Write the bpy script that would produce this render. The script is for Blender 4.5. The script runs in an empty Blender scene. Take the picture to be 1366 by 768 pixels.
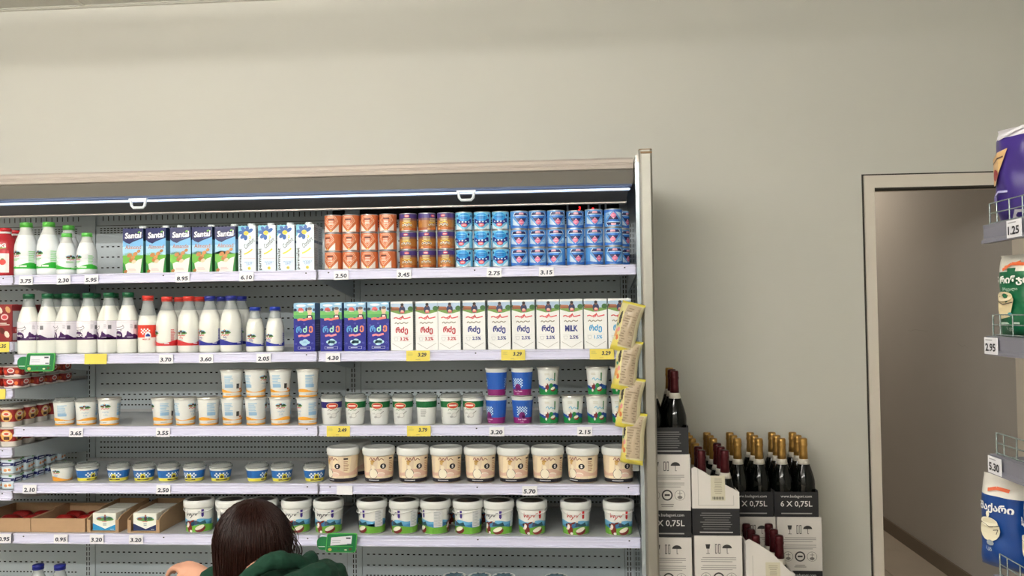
import bpy, bmesh, math, random
from mathutils import Vector, Matrix, geometry

random.seed(7)
S = bpy.context.scene
COL = S.collection
PI = math.pi

# ------------------------------------------------------------------ camera
FPX, CX, CY, CZ = 1133.5, 2.2662, -3.2599, 1.44
YAW, PITCH, ROLL = .0769, .0287, .0133
FW = Vector((-math.sin(YAW)*math.cos(PITCH), math.cos(YAW)*math.cos(PITCH), math.sin(PITCH)))
_r0 = Vector((math.cos(YAW), math.sin(YAW), 0)); _u0 = _r0.cross(FW)
RT = _r0*math.cos(ROLL) - _u0*math.sin(ROLL)
UP = _u0*math.cos(ROLL) + _r0*math.sin(ROLL)
CAM = Vector((CX, CY, CZ))
cd = bpy.data.cameras.new('camera'); cam = bpy.data.objects.new('camera', cd); COL.objects.link(cam)
cd.sensor_width = 36; cd.lens = FPX/1366*36; cd.clip_start = .05
M = Matrix((RT, UP, -FW)).transposed().to_4x4(); M.translation = CAM
cam.matrix_world = M
S.camera = cam

# ------------------------------------------------------------------ world, exposure
w = bpy.data.worlds.new('world'); S.world = w; w.use_nodes = True
w.node_tree.nodes['Background'].inputs[0].default_value = (.75, .78, .8, 1)
w.node_tree.nodes['Background'].inputs[1].default_value = .25
S.view_settings.view_transform = 'Standard'
S.view_settings.look = 'None'
S.view_settings.gamma = 1
S.view_settings.use_curve_mapping = False
S.view_settings.exposure = 1.58
LIGHT_POWER = 26.0        # suspended linear lights
LED_POWER = .8            # strip in the canopy
PASSAGE_POWER = 22.0      # unseen fill light added in the passage
# suspended linear lights: x, y, colour, strength
LINES = [(-.7, -2.6, (1, .965, .91), 1), (1.2, -2.6, (1, .97, .92), 1), (-.7, -4.9, (1, .965, .91), 1.5), (1.2, -4.9, (1, .975, .93), 1.5),
         (3.2, -4.9, (.97, 1, .95), .8)]  # unseen fill, added to soften the shadow beside the end post

FZ = -.06                                 # floor level (heights are measured from 6 cm above it)

# ------------------------------------------------------------------ helpers
def at(px, py, Y):                       # the point of the plane Y seen at a photo pixel
    d = FW + RT*((px-683)/FPX) - UP*((py-384)/FPX)
    return CAM + d*((Y-CY)/d.y)
def atx(px, py, X):
    d = FW + RT*((px-683)/FPX) - UP*((py-384)/FPX)
    return CAM + d*((X-CX)/d.x)
def xat(px, Y, Z):                       # world x at depth Y and height Z under photo column px
    k = (px-683)/FPX
    n = RT - FW*k
    return CX - (n.y*(Y-CY) + n.z*(Z-CZ))/n.x

def lin(c):
    r = []
    for v in c[:3]:
        v = v/255.0
        r.append(v/12.92 if v <= .04045 else ((v+.055)/1.055)**2.4)
    return (r[0], r[1], r[2], 1)

MATS = {}
def mat(name, col=(200,200,200), rough=.5, metal=0, noise=.04, scale=30, bump=0, trans=0, emit=0, spec=.5, coat=0, attr=False, sss=0):
    if name in MATS: return MATS[name]
    m = bpy.data.materials.new(name); m.use_nodes = True
    nt = m.node_tree; b = nt.nodes['Principled BSDF']
    c = lin(col)
    b.inputs['Roughness'].default_value = rough
    b.inputs['Metallic'].default_value = metal
    b.inputs['Specular IOR Level'].default_value = spec
    b.inputs['Coat Weight'].default_value = coat
    tc = nt.nodes.new('ShaderNodeTexCoord')
    if noise or bump:
        n = nt.nodes.new('ShaderNodeTexNoise'); n.inputs['Scale'].default_value = scale; n.inputs['Detail'].default_value = 3
        nt.links.new(tc.outputs['Object'], n.inputs['Vector'])
    if attr:
        a = nt.nodes.new('ShaderNodeAttribute'); a.attribute_name = 'Col'
        src = a.outputs['Color']
    else:
        rgb = nt.nodes.new('ShaderNodeRGB'); rgb.outputs[0].default_value = c; src = rgb.outputs[0]
    if noise:
        mp = nt.nodes.new('ShaderNodeMapRange'); mp.inputs[3].default_value = 1-noise; mp.inputs[4].default_value = 1+noise
        nt.links.new(n.outputs['Fac'], mp.inputs[0])
        mx = nt.nodes.new('ShaderNodeMix'); mx.data_type = 'RGBA'; mx.blend_type = 'MULTIPLY'; mx.inputs[0].default_value = 1
        nt.links.new(src, mx.inputs[6]); nt.links.new(mp.outputs[0], mx.inputs[7]); src = mx.outputs[2]
    nt.links.new(src, b.inputs['Base Color'])
    if bump:
        bp = nt.nodes.new('ShaderNodeBump'); bp.inputs['Strength'].default_value = bump; bp.inputs['Distance'].default_value = .002
        nt.links.new(n.outputs['Fac'], bp.inputs['Height']); nt.links.new(bp.outputs[0], b.inputs['Normal'])
    if emit:
        b.inputs['Emission Color'].default_value = c; b.inputs['Emission Strength'].default_value = emit
    if sss:
        b.inputs['Subsurface Weight'].default_value = sss; b.inputs['Subsurface Radius'].default_value = (.01,.008,.006)
    if trans:                            # thin clear plastic: part see-through, part gloss
        tr = nt.nodes.new('ShaderNodeBsdfTransparent'); tr.inputs[0].default_value = c
        ms = nt.nodes.new('ShaderNodeMixShader'); ms.inputs[0].default_value = trans
        nt.links.new(b.outputs[0], ms.inputs[1]); nt.links.new(tr.outputs[0], ms.inputs[2])
        nt.links.new(ms.outputs[0], nt.nodes['Material Output'].inputs[0])
    MATS[name] = m
    return m

PRINT = mat('print_paper', rough=.45, attr=True, noise=.03, scale=200)
PRINTG = mat('print_gloss', rough=.28, attr=True, noise=.02, scale=200)
WHITE = (240,240,236)

class MB:
    """collects faces with a colour and a material slot"""
    def __init__(s): s.v=[]; s.f=[]; s.c=[]; s.m=[]; s.sm=[]
    def add(s, vs, fs, col=WHITE, mi=0, smooth=False):
        o=len(s.v); s.v += [tuple(p) for p in vs]
        for f in fs:
            s.f.append([i+o for i in f]); s.c.append(col); s.m.append(mi); s.sm.append(smooth)
        return s
    def box(s,x0,x1,y0,y1,z0,z1,col=WHITE,mi=0,mis=None,bv=0):
        if bv:
            return s.bbox(x0,x1,y0,y1,z0,z1,col,mi,bv)
        vs=[(x0,y0,z0),(x1,y0,z0),(x1,y1,z0),(x0,y1,z0),(x0,y0,z1),(x1,y0,z1),(x1,y1,z1),(x0,y1,z1)]
        fs=[(0,1,5,4),(1,2,6,5),(2,3,7,6),(3,0,4,7),(4,5,6,7),(0,3,2,1)]   # front right back left top bottom
        o=len(s.v); s.v+=vs
        for k,f in enumerate(fs):
            s.f.append([i+o for i in f]); s.c.append(col); s.m.append(mis[k] if mis else mi); s.sm.append(False)
        return s
    def bbox(s,x0,x1,y0,y1,z0,z1,col,mi,b):
        bm=bmesh.new(); bmesh.ops.create_cube(bm,size=1)
        for v in bm.verts: v.co=Vector(((x0+x1)/2+v.co.x*(x1-x0),(y0+y1)/2+v.co.y*(y1-y0),(z0+z1)/2+v.co.z*(z1-z0)))
        bmesh.ops.bevel(bm,geom=bm.edges[:],offset=b,segments=2,affect='EDGES',profile=.5)
        bm.verts.index_update()
        s.add([v.co for v in bm.verts],[[v.index for v in f.verts] for f in bm.faces],col,mi,False); bm.free(); return s
    def prism(s,poly,axis,a,b,col=WHITE,mi=0):
        """poly of 2D points extruded along axis from a to b. axis x: (y,z); y: (x,z); z: (x,y)"""
        n=len(poly)
        def P(p,t): return {'x':(t,p[0],p[1]),'y':(p[0],t,p[1]),'z':(p[0],p[1],t)}[axis]
        vs=[P(p,a) for p in poly]+[P(p,b) for p in poly]
        area=sum(poly[i][0]*poly[(i+1)%n][1]-poly[(i+1)%n][0]*poly[i][1] for i in range(n))
        fl = (area>0) ^ (axis=='y')
        fs=[(i,(i+1)%n,n+(i+1)%n,n+i) for i in range(n)]
        tri=geometry.tessellate_polygon([[Vector((p[0],p[1],0)) for p in poly]])
        fs=[tuple(f) if fl else tuple(reversed(f)) for f in fs]
        for t in tri:
            ar=(poly[t[1]][0]-poly[t[0]][0])*(poly[t[2]][1]-poly[t[0]][1])-(poly[t[2]][0]-poly[t[0]][0])*(poly[t[1]][1]-poly[t[0]][1])
            t=tuple(t) if (ar>0) else tuple(reversed(t))
            if axis=='y': t=tuple(reversed(t))
            fs.append(tuple(reversed(t))); fs.append(tuple(n+i for i in t))
        return s.add(vs,fs,col,mi)
    def lathe(s,prof,seg=24,col=WHITE,mi=0,c=(0,0),smooth=True,sq=None,cols=None,mis=None):
        """prof: (r,z[,n]); n is the super-ellipse exponent of that ring"""
        vs=[];n=len(prof)
        for p in prof:
            e=p[2] if len(p)>2 else 2
            for k in range(seg):
                t=2*PI*k/seg; sn,cs=math.sin(t),-math.cos(t)
                g=1 if e==2 else 1/((abs(sn)**e+abs(cs)**e)**(1/e))
                vs.append((c[0]+p[0]*g*sn,c[1]+p[0]*g*cs,p[1]))
        o=len(s.v); s.v+=vs
        for i in range(n-1):
            if prof[i][:2]==prof[i+1][:2]: continue
            for k in range(seg):
                k2=(k+1)%seg
                s.f.append([o+i*seg+k,o+i*seg+k2,o+(i+1)*seg+k2,o+(i+1)*seg+k])
                s.c.append(cols[i] if cols else col); s.m.append(mis[i] if mis else mi); s.sm.append(smooth)
        if prof[0][0]>1e-6:
            s.f.append([o+k for k in reversed(range(seg))]); s.c.append(cols[0] if cols else col); s.m.append(mis[0] if mis else mi); s.sm.append(False)
        if prof[-1][0]>1e-6:
            s.f.append([o+(n-1)*seg+k for k in range(seg)]); s.c.append(cols[-1] if cols else col); s.m.append(mis[-1] if mis else mi); s.sm.append(False)
        return s
    def tube(s,pts,r,seg=6,col=WHITE,mi=0,closed=False,rad=None):
        pts=[Vector(p) for p in pts]; n=len(pts); vs=[]
        prev=None
        for i,p in enumerate(pts):
            a=pts[(i-1)%n] if (closed or i>0) else p; b=pts[(i+1)%n] if (closed or i<n-1) else p
            t=(b-a).normalized()
            if prev is None:
                ref=Vector((0,0,1)) if abs(t.z)<.9 else Vector((1,0,0)); u=t.cross(ref).normalized()
            else:
                u=(prev-t*prev.dot(t)).normalized()
            prev=u; q=t.cross(u); rr=rad[i] if rad else r
            for k in range(seg):
                an=2*PI*k/seg; vs.append(p+(u*math.cos(an)+q*math.sin(an))*rr)
        fs=[]
        for i in range(n if closed else n-1):
            for k in range(seg):
                k2=(k+1)%seg; j=(i+1)%n
                fs.append((i*seg+k,i*seg+k2,j*seg+k2,j*seg+k))
        s.add(vs,fs,col,mi,True)
        if not closed:
            s.add([vs[k] for k in range(seg)],[tuple(reversed(range(seg)))],col,mi)
            s.add([vs[(n-1)*seg+k] for k in range(seg)],[tuple(range(seg))],col,mi)
        return s
    def grid(s,fn,nu,nv,col=WHITE,mi=0,smooth=True,cf=None):
        o=len(s.v)
        for j in range(nv+1):
            for i in range(nu+1): s.v.append(tuple(fn(i/nu,j/nv)))
        for j in range(nv):
            for i in range(nu):
                a=o+j*(nu+1)+i
                s.f.append([a,a+1,a+nu+2,a+nu+1]); s.c.append(cf((i+.5)/nu,(j+.5)/nv) if cf else col); s.m.append(mi); s.sm.append(smooth)
        return s
    def mesh(s,name,mats):
        me=bpy.data.meshes.new(name); me.from_pydata(s.v,[],s.f)
        for m in (mats if isinstance(mats,(list,tuple)) else [mats]): me.materials.append(m)
        me.polygons.foreach_set('material_index',s.m)
        me.polygons.foreach_set('use_smooth',s.sm)
        ca=me.color_attributes.new('Col','FLOAT_COLOR','CORNER'); buf=[]
        cache={}
        for f,c in zip(s.f,s.c):
            if c not in cache: cache[c]=lin(c)
            buf += list(cache[c])*len(f)
        ca.data.foreach_set('color',buf)
        me.update(); return me

def obj(name, mb, mats, parent=None, loc=(0,0,0), rz=0, rot=None):
    me = mb.mesh(name,mats) if isinstance(mb,MB) else mb
    o=bpy.data.objects.new(name,me); COL.objects.link(o)
    o.location=loc; o.rotation_euler=rot if rot else (0,0,rz)
    if parent: o.parent=parent
    return o
def tag(o,label,cat,group=None,kind=None):
    o['label']=label; o['category']=cat
    if group: o['group']=group
    if kind: o['kind']=kind
    return o
def struct(o,label=None):
    o['kind']='structure'
    if label: o['label']=label
    return o
def thing(name,label,cat,loc=(0,0,0),rz=0,group=None,rot=None):
    o=bpy.data.objects.new(name,None); COL.objects.link(o); o.empty_display_size=.05
    o.location=loc; o.rotation_euler=rot if rot else (0,0,rz)
    return tag(o,label,cat,group)
class Kind:
    """meshes of one kind of product; spawn() puts one of them into the scene"""
    def __init__(s,name,cat): s.name=name; s.cat=cat; s.parts=[]
    def part(s,name,mb,mats,sub=None,label=None):
        s.parts.append((name,mb.mesh(name,mats) if isinstance(mb,MB) else mb,sub,label)); return s
    def spawn(s,label,loc,rz=0,group=None,rot=None,skip=()):
        r=thing(s.name,label,s.cat,loc,rz,group,rot); made={}
        for n,me,sub,lb in s.parts:
            if n in skip: continue
            o=bpy.data.objects.new(n,me); COL.objects.link(o); o.parent=made[sub] if sub else r
            if lb: o['label']=lb
            made[n]=o
        return r
ORD=['first','second','third','fourth','fifth','sixth','seventh','eighth','ninth','tenth','eleventh','twelfth','thirteenth','fourteenth','fifteenth']

# ------------------------------------------------------------------ flat print: 2D shapes laid on a surface
_tc={}
def text_tris(s, bold=0):
    k=(s,bold)
    if k in _tc: return _tc[k]
    c=bpy.data.curves.new('lettering','FONT'); c.body=s; c.resolution_u=2; c.offset=bold; c.align_x='CENTER'
    o=bpy.data.objects.new('lettering',c); COL.objects.link(o)
    dg=bpy.context.evaluated_depsgraph_get(); ev=o.evaluated_get(dg); me=ev.to_mesh(); me.calc_loop_triangles()
    vs=[(v.co.x,v.co.y) for v in me.vertices]; tr=[[vs[i] for i in t.vertices] for t in me.loop_triangles]
    ev.to_mesh_clear(); bpy.data.objects.remove(o); bpy.data.curves.remove(c)
    xs=[p[0] for p in vs]; ys=[p[1] for p in vs]
    x0,x1,y0,y1=min(xs),max(xs),min(ys),max(ys)
    tr=[[((p[0]-(x0+x1)/2)/(y1-y0),(p[1]-(y0+y1)/2)/(y1-y0)) for p in t] for t in tr]
    _tc[k]=(tr,(x1-x0)/(y1-y0)); return _tc[k]
class Art:
    def __init__(s): s.t=[]          # (triangle, colour, layer)
    def poly(s,pts,col,l=1):
        for t in geometry.tessellate_polygon([[Vector((p[0],p[1],0)) for p in pts]]):
            s.t.append(([tuple(pts[i]) for i in t],col,l))
        return s
    def scale_v(s,k):
        s.t=[([(q[0],q[1]*k) for q in t],c,l) for t,c,l in s.t]; return s
    def rect(s,u0,v0,u1,v1,col,l=1): return s.poly([(u0,v0),(u1,v0),(u1,v1),(u0,v1)],col,l)
    def ell(s,u,v,a,b,col,l=1,n=14,rot=0,t0=0,t1=2*PI):
        full=abs(t1-t0-2*PI)<1e-6
        pts=[]
        for k in range(n if full else n+1):
            t=t0+(t1-t0)*k/n; x,y=a*math.cos(t),b*math.sin(t)
            pts.append((u+x*math.cos(rot)-y*math.sin(rot),v+x*math.sin(rot)+y*math.cos(rot)))
        return s.poly(pts,col,l)
    def line(s,pts,wd,col,l=1):
        if len(pts)>=6 and pts[0]!=pts[-1]:      # handwriting: round the corners
            q=[]; P=[pts[0]]+list(pts)+[pts[-1]]
            for a,b,c,d in zip(P,P[1:],P[2:],P[3:]):
                for k in range(4):
                    t=k/4; q.append(tuple(.5*((2*b[i])+(c[i]-a[i])*t+(2*a[i]-5*b[i]+4*c[i]-d[i])*t*t+(3*b[i]-a[i]-3*c[i]+d[i])*t**3) for i in (0,1)))
            pts=q+[pts[-1]]
        for a,b in zip(pts,pts[1:]):
            dx,dy=b[0]-a[0],b[1]-a[1]; L=math.hypot(dx,dy) or 1; nx,ny=-dy/L*wd/2,dx/L*wd/2
            s.poly([(a[0]+nx,a[1]+ny),(a[0]-nx,a[1]-ny),(b[0]-nx,b[1]-ny),(b[0]+nx,b[1]+ny)],col,l)
        return s
    def text(s,t,u,v,h,col,l=2,w=None,rot=0,shear=0,bold=0):
        tr,asp=text_tris(t,bold); sx=h if w is None else w/asp
        for q in tr:
            P=[]
            for x,y in q:
                X,Y=x*sx+y*h*shear,y*h
                P.append((u+X*math.cos(rot)-Y*math.sin(rot),v+X*math.sin(rot)+Y*math.cos(rot)))
            s.t.append((P,col,l))
        return s
    def bars(s,u0,v0,u1,v1,n,col,l=2,fill=.5,center=False,rg=random.Random(3)):
        """lines of print too small to read"""
        h=(v1-v0)/n
        for k in range(n):
            q=u1-(u1-u0)*rg.random()*.35; a=u0
            if center: d=(u1-q)/2; a=u0+d; q=u1-d
            s.rect(a,v0+h*k+h*(1-fill)/2,q,v0+h*k+h*(1+fill)/2,col,l)
        return s
    def flat(s,fn,mb=None,eps=.0003):
        mb=mb or MB()
        for t,c,l in s.t:
            a=(t[1][0]-t[0][0])*(t[2][1]-t[0][1])-(t[2][0]-t[0][0])*(t[1][1]-t[0][1])
            q=t if a>0 else t[::-1]
            mb.add([fn(p[0],p[1],eps*(l+1)) for p in q],[(0,1,2)],c)
        return mb
    def front(s,y,mb=None): return s.flat(lambda u,v,e:(u,y-e,v),mb)
    def wrap(s,rf,step=.26,eps=.0003,mb=None,sq=2):
        """lay the shapes round a body of radius rf(v); u is arc length at rf(0-height mean)"""
        mb=mb or MB(); R0=rf(None)
        def mapp(u,v,e):
            t=u/R0; r=rf(v)+e; sn,cs=math.sin(t),-math.cos(t)
            g=1 if sq==2 else 1/((abs(sn)**sq+abs(cs)**sq)**(1/sq))
            return (r*g*sn,r*g*cs,v)
        du=step*R0
        for t,c,l in s.t:
            a=(t[1][0]-t[0][0])*(t[2][1]-t[0][1])-(t[2][0]-t[0][0])*(t[1][1]-t[0][1])
            if abs(a)<1e-12: continue
            q=list(t) if a>0 else list(t[::-1])
            u0=min(p[0] for p in q); u1=max(p[0] for p in q)
            k0=math.floor(u0/du+1e-9); k1=math.ceil(u1/du-1e-9)
            for k in range(k0,max(k1,k0+1)):
                P=q if k1-k0<=1 else clip(clip(q,k*du,1),(k+1)*du,-1)
                if len(P)<3: continue
                mb.add([mapp(p[0],p[1],eps*(l+1)) for p in P],[tuple(range(len(P)))],c,0,False)
        return mb
def clip(P,u,sg):
    out=[]
    for i in range(len(P)):
        a,b=P[i],P[(i+1)%len(P)]; da,db=(a[0]-u)*sg,(b[0]-u)*sg
        if da>=0: out.append(a)
        if (da>0 and db<0) or (da<0 and db>0):
            t=da/(da-db); out.append((u,a[1]+(b[1]-a[1])*t))
    return out
def cone(r0,r1,h):
    def f(v): return (r0+r1)/2 if v is None else r0+(r1-r0)*v/h
    return f

# ------------------------------------------------------------------ room
YW = .66                                  # back wall plane
ZC = 2.95                                 # ceiling
XL, XR, YF = -2.6, 5.6, -6.2              # left wall, right wall, wall behind the camera
DX0, DX1, DZ = 3.553, 4.300, 2.035        # outer edges of the door frame, top
FWD = .047                                # width of the frame
XCOR = 4.312                              # face of the wall in the passage beyond the door
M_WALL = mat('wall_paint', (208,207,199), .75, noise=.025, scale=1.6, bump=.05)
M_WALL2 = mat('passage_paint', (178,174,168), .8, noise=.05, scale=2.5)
M_CEIL = mat('ceiling_tile_board', (205,204,196), .9, noise=.06, scale=60)
M_GRID = mat('ceiling_grid', (215,213,205), .6, noise=.02)
M_FLOOR = mat('floor_grout', (110,104,96), .8)
M_TILE = mat('floor_tile', (182,172,158), .4, noise=.08, scale=6)
M_TRIM = mat('door_frame_paint', (222,214,202), .5, noise=.03, scale=8)
M_GAP = mat('dark_gap', (60,56,50), .9)
def wallbox(name,x0,x1,y0,y1,z0,z1,m,label): return struct(obj(name,MB().box(x0,x1,y0,y1,z0,z1),m),label)
wb = MB()
wb.box(XL-.1,DX0,YW,YW+.12,FZ,ZC+.3); wb.box(DX0,DX1,YW,YW+.12,DZ,ZC+.3); wb.box(DX1,XR+.1,YW,YW+.12,FZ,ZC+.3)
struct(obj('wall_back',wb,M_WALL),'plain pale grey beige painted wall behind the dairy case')
wallbox('wall_left',XL-.1,XL,YF,YW,FZ,ZC+.3,M_WALL,'plain left wall of the shop')
wallbox('wall_right',XR,XR+.1,YF,YW,FZ,ZC+.3,M_WALL,'plain right wall of the shop')
wallbox('wall_front',XL-.1,XR+.1,YF-.1,YF,FZ,ZC+.3,M_WALL,'wall behind the camera')
# passage beyond the doorway
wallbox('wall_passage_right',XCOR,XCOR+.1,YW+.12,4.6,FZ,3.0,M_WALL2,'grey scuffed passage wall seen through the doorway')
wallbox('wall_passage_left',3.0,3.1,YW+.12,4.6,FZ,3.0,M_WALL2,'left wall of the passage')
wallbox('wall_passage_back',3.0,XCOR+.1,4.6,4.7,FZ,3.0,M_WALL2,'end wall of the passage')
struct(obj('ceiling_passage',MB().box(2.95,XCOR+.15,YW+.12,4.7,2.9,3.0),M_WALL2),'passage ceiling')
bb=MB().box(XCOR-.012,XCOR,YW+.14,4.6,FZ,FZ+.085)
struct(obj('baseboard_passage',bb,mat('baseboard',(120,108,94),.6)),'brown grey baseboard along the passage wall')
for k,(y,z,l) in enumerate([(1.02,1.33,.10),(.98,1.27,.16),(1.4,1.22,.12),(1.9,1.30,.3)]):
    a=Art(); rg=random.Random(k); pts=[(0,0)]
    for i in range(8): pts.append((pts[-1][0]+l/8,pts[-1][1]+rg.uniform(-.006,.008)))
    a.line(pts,.002,(150,145,136))
    me=a.flat(lambda u,v,e:(XCOR-.0006,y+u,z+v))
    struct(obj('trim_scuff',me,PRINT,),'thin scuff on the passage wall')
PL=thing('passage_fill_light','unseen round fill light added in the passage beyond the doorway','ceiling light',(3.55,2.9,2.9),0)  # lamp added out of view to brighten the passage wall
obj('frame',MB().lathe([(.17,-.03),(.18,-.028),(.18,0),(.17,0)],28),M_GRID,PL)
obj('diffuser',MB().lathe([(0,-.05),(.10,-.046),(.168,-.03)],28),mat('passage_fill_diffuser',(255,240,220),.5,noise=0,emit=PASSAGE_POWER),PL)
# door frame
df=MB()
pf=YW-.014
df.box(DX0+.003,DX0+FWD,pf,YW+.13,FZ,DZ-.003); df.box(DX1-FWD,DX1-.003,pf,YW+.13,FZ,DZ-.003); df.box(DX0+FWD,DX1-FWD,pf,YW+.13,DZ-FWD-.012,DZ-.003)
tr=struct(obj('trim_1',df,M_TRIM),'cream painted door frame round the open doorway')
gp=MB(); e=.0045
gp.box(DX0-e,DX0+.003,YW-.002,YW+.02,FZ,DZ+e); gp.box(DX1-.003,DX1+e,YW-.002,YW+.02,FZ,DZ+e); gp.box(DX0,DX1,YW-.002,YW+.02,DZ-.003,DZ+e)
obj('shadow_gap',gp,M_GAP,tr)
gp=MB()
gp.box(DX0+FWD,DX1-FWD,pf+.001,YW+.05,DZ-FWD-.019,DZ-FWD-.012)
obj('seal_strip',gp,M_GAP,tr)
# floor: slab and tiles
fl=struct(obj('floor',MB().box(XL-.1,XR+.1,YF-.1,4.7,FZ-.1,FZ-.004),M_FLOOR),'brown grey tiled floor')
tm=MB().box(-.298,.298,-.298,.298,-.004,0).mesh('floor_tile',M_TILE)
y=YF+.3
while y<4.6:
    x=XL+.3
    while x<XR:
        if y<YW-.3 or (3.0<x<XCOR+.3): obj('floor_tile',tm,None,fl,(x,y,FZ))
        x+=.6
    y+=.6
# ceiling: slab, tiles, grid, light panels
ce=struct(obj('ceiling',MB().box(XL-.1,XR+.1,YF-.1,YW+.12,ZC+.03,ZC+.1),M_CEIL),'suspended ceiling with mineral tiles in a white grid')
TS=.6; cx0=at(112,22,YW-.02).x
tm=MB().box(-.289,.289,-.289,.289,ZC,ZC+.02).mesh('ceiling_tile',M_CEIL)
gb=MB(); xs=[]; ys=[]
x=cx0
while x>XL: x-=TS
while x<XR+TS:
    xs.append(x); x+=TS
y=YW-.02
while y>YF-TS:
    ys.append(y); y-=TS
for i in range(len(xs)-1):
    for j in range(len(ys)-1):
        cxm,cym=(xs[i]+xs[i+1])/2,(ys[j]+ys[j+1])/2
        obj('ceiling_tile',tm,None,ce,(cxm,cym,0))
for x in xs: gb.box(x-.011,x+.011,YF,YW,ZC-.004,ZC+.004)
for y in ys: gb.box(XL,XR,y-.011,y+.011,ZC-.0035,ZC+.0045)
gb.box(XL,XR,YW-.02,YW,ZC-.006,ZC+.004)
obj('ceiling_grid',gb,M_GRID,ce)
for k,(x,y,c,pw) in enumerate(LINES):
    t=thing('linear_light','suspended linear shop light, %s of the ceiling'%('left front','right front','left rear','middle rear','added fill at right rear')[k],'ceiling light',(x,y,ZC-.2),0,'suspended linear lights')
    obj('housing',MB().box(-.78,.78,-.011,.011,.012,.05,bv=.004),M_GRID,t)
    em=mat('tube_glow_%d'%k,tuple(int(255*v**(1/2.2)) for v in c),.5,noise=0,emit=LIGHT_POWER*pw)
    obj('tube',MB().tube([(-.75,0,-.02),(.75,0,-.02)],.028,14),em,t)
    for sx in (-.76,.76): obj('end_cap',MB().box(sx-.012,sx+.012,-.03,.03,-.05,.05),M_GRID,t)
    for sx in (-.6,.6): obj('suspension_cable',MB().tube([(sx,0,.05),(sx,0,.2)],.0015,6),M_GRID,t)

# ------------------------------------------------------------------ the dairy case
D = .527                                   # depth of the shelves to the back panel
Z1,Z2,Z3,Z4,Z5 = 1.617,1.2971,1.0081,.7837,.5841
XE = 2.492                                 # inner face of the end panel
XS = -.62                                  # the left bay is modelled this far
M_BACK = mat('case_back_metal',(204,214,219),.42,.0,noise=.03,scale=5,spec=.6)
M_DARK = mat('dark_inside',(18,20,21),.9)
M_SHELF = mat('shelf_enamel',(196,198,200),.28,noise=.03,scale=9,spec=.6)
M_RAIL = mat('price_rail_plastic',(216,216,240),.32,noise=.02,scale=12)
M_STEEL = mat('brushed_steel',(166,163,155),.4,.85,noise=.06,scale=14)
M_MIRROR = mat('polished_panel',(170,178,184),.06,.9,noise=.02)
M_CANT = mat('canopy_trim_aluminium',(206,197,190),.34,.35,noise=.008,scale=6)
M_CAND = mat('canopy_dark_panel',(118,114,106),.55,.2,noise=.015,scale=9)
M_BLACK = mat('matt_black',(14,14,15),.7)
M_BOLT = mat('bolt_dark',(30,30,32),.5)
M_CAP = mat('handle_white',(236,242,246),.35)
case=thing('refrigerated_dairy_case','long open refrigerated dairy case with grey perforated back and five shelves','display case',(1.2,.3,0))
def C(name,mb,m,parent=None,label=None):
    o=obj(name,mb,m,parent or case)
    if not parent: o.location=(-1.2,-.3,0)
    if label: o['label']=label
    return o
def perforated(a,b,z0,z1,rows,Y,mb=None):
    """a sheet at depth Y with real holes; rows: (z, pitch, hole width, hole height, margin)"""
    mb=mb or MB(); rows=sorted(r for r in rows if z0<r[0]-r[3]/2 and r[0]+r[3]/2<z1); z=z0
    def q(xa,xb,za,zb): mb.add([(xa,Y,za),(xb,Y,za),(xb,Y,zb),(xa,Y,zb)],[(0,1,2,3)])
    for (zr,p,hw,hh,mg) in rows:
        q(a,b,z,zr-hh/2); x=a
        n=int((b-a-2*mg)/p); s0=(a+b)/2-n*p/2
        for k in range(n+1):
            h=s0+k*p; q(x,h-hw/2,zr-hh/2,zr+hh/2); x=h+hw/2
        q(x,b,zr-hh/2,zr+hh/2); z=zr+hh/2
    q(a,b,z,z1); return mb
ROWS=[]
zt=at(300,340,D).z; zs=at(300,525,D).z
z=zt+.0478*3
n=int(round((zt-zs)/.0478)); step=(zt-zs)/n
for k in range(-1,n+1): ROWS.append((zt-k*step,.026,.0115,.0055,.02))
zd=at(300,532,D).z; k=0
while zd-k*.0243>at(300,672,D).z-.03: ROWS.append((zd-k*.0243,.0166,.0085,.0055,.02)); k+=1
zsp=at(300,751.5,D).z
for k in (0,1,2,3): ROWS.append((zsp+k*.0478,.026,.0115,.0055,.02))
zdd=at(300,765,D).z
for k in range(0,9): ROWS.append((zdd-k*.0243,.0166,.0085,.0055,.02))
ztop=at(200,300,D).z
for k in (.012,.022,.032): ROWS.append((ztop-k,.0166,.010,.004,.02))
ZB=.2; ZT=2.0
bays=[(XS,-.034),(.034,1.216),(1.284,XE-.036)]
for a,b in bays:
    C('back_panel',perforated(a+.0015,b-.0015,ZB,ztop,ROWS,D),M_BACK)
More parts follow.
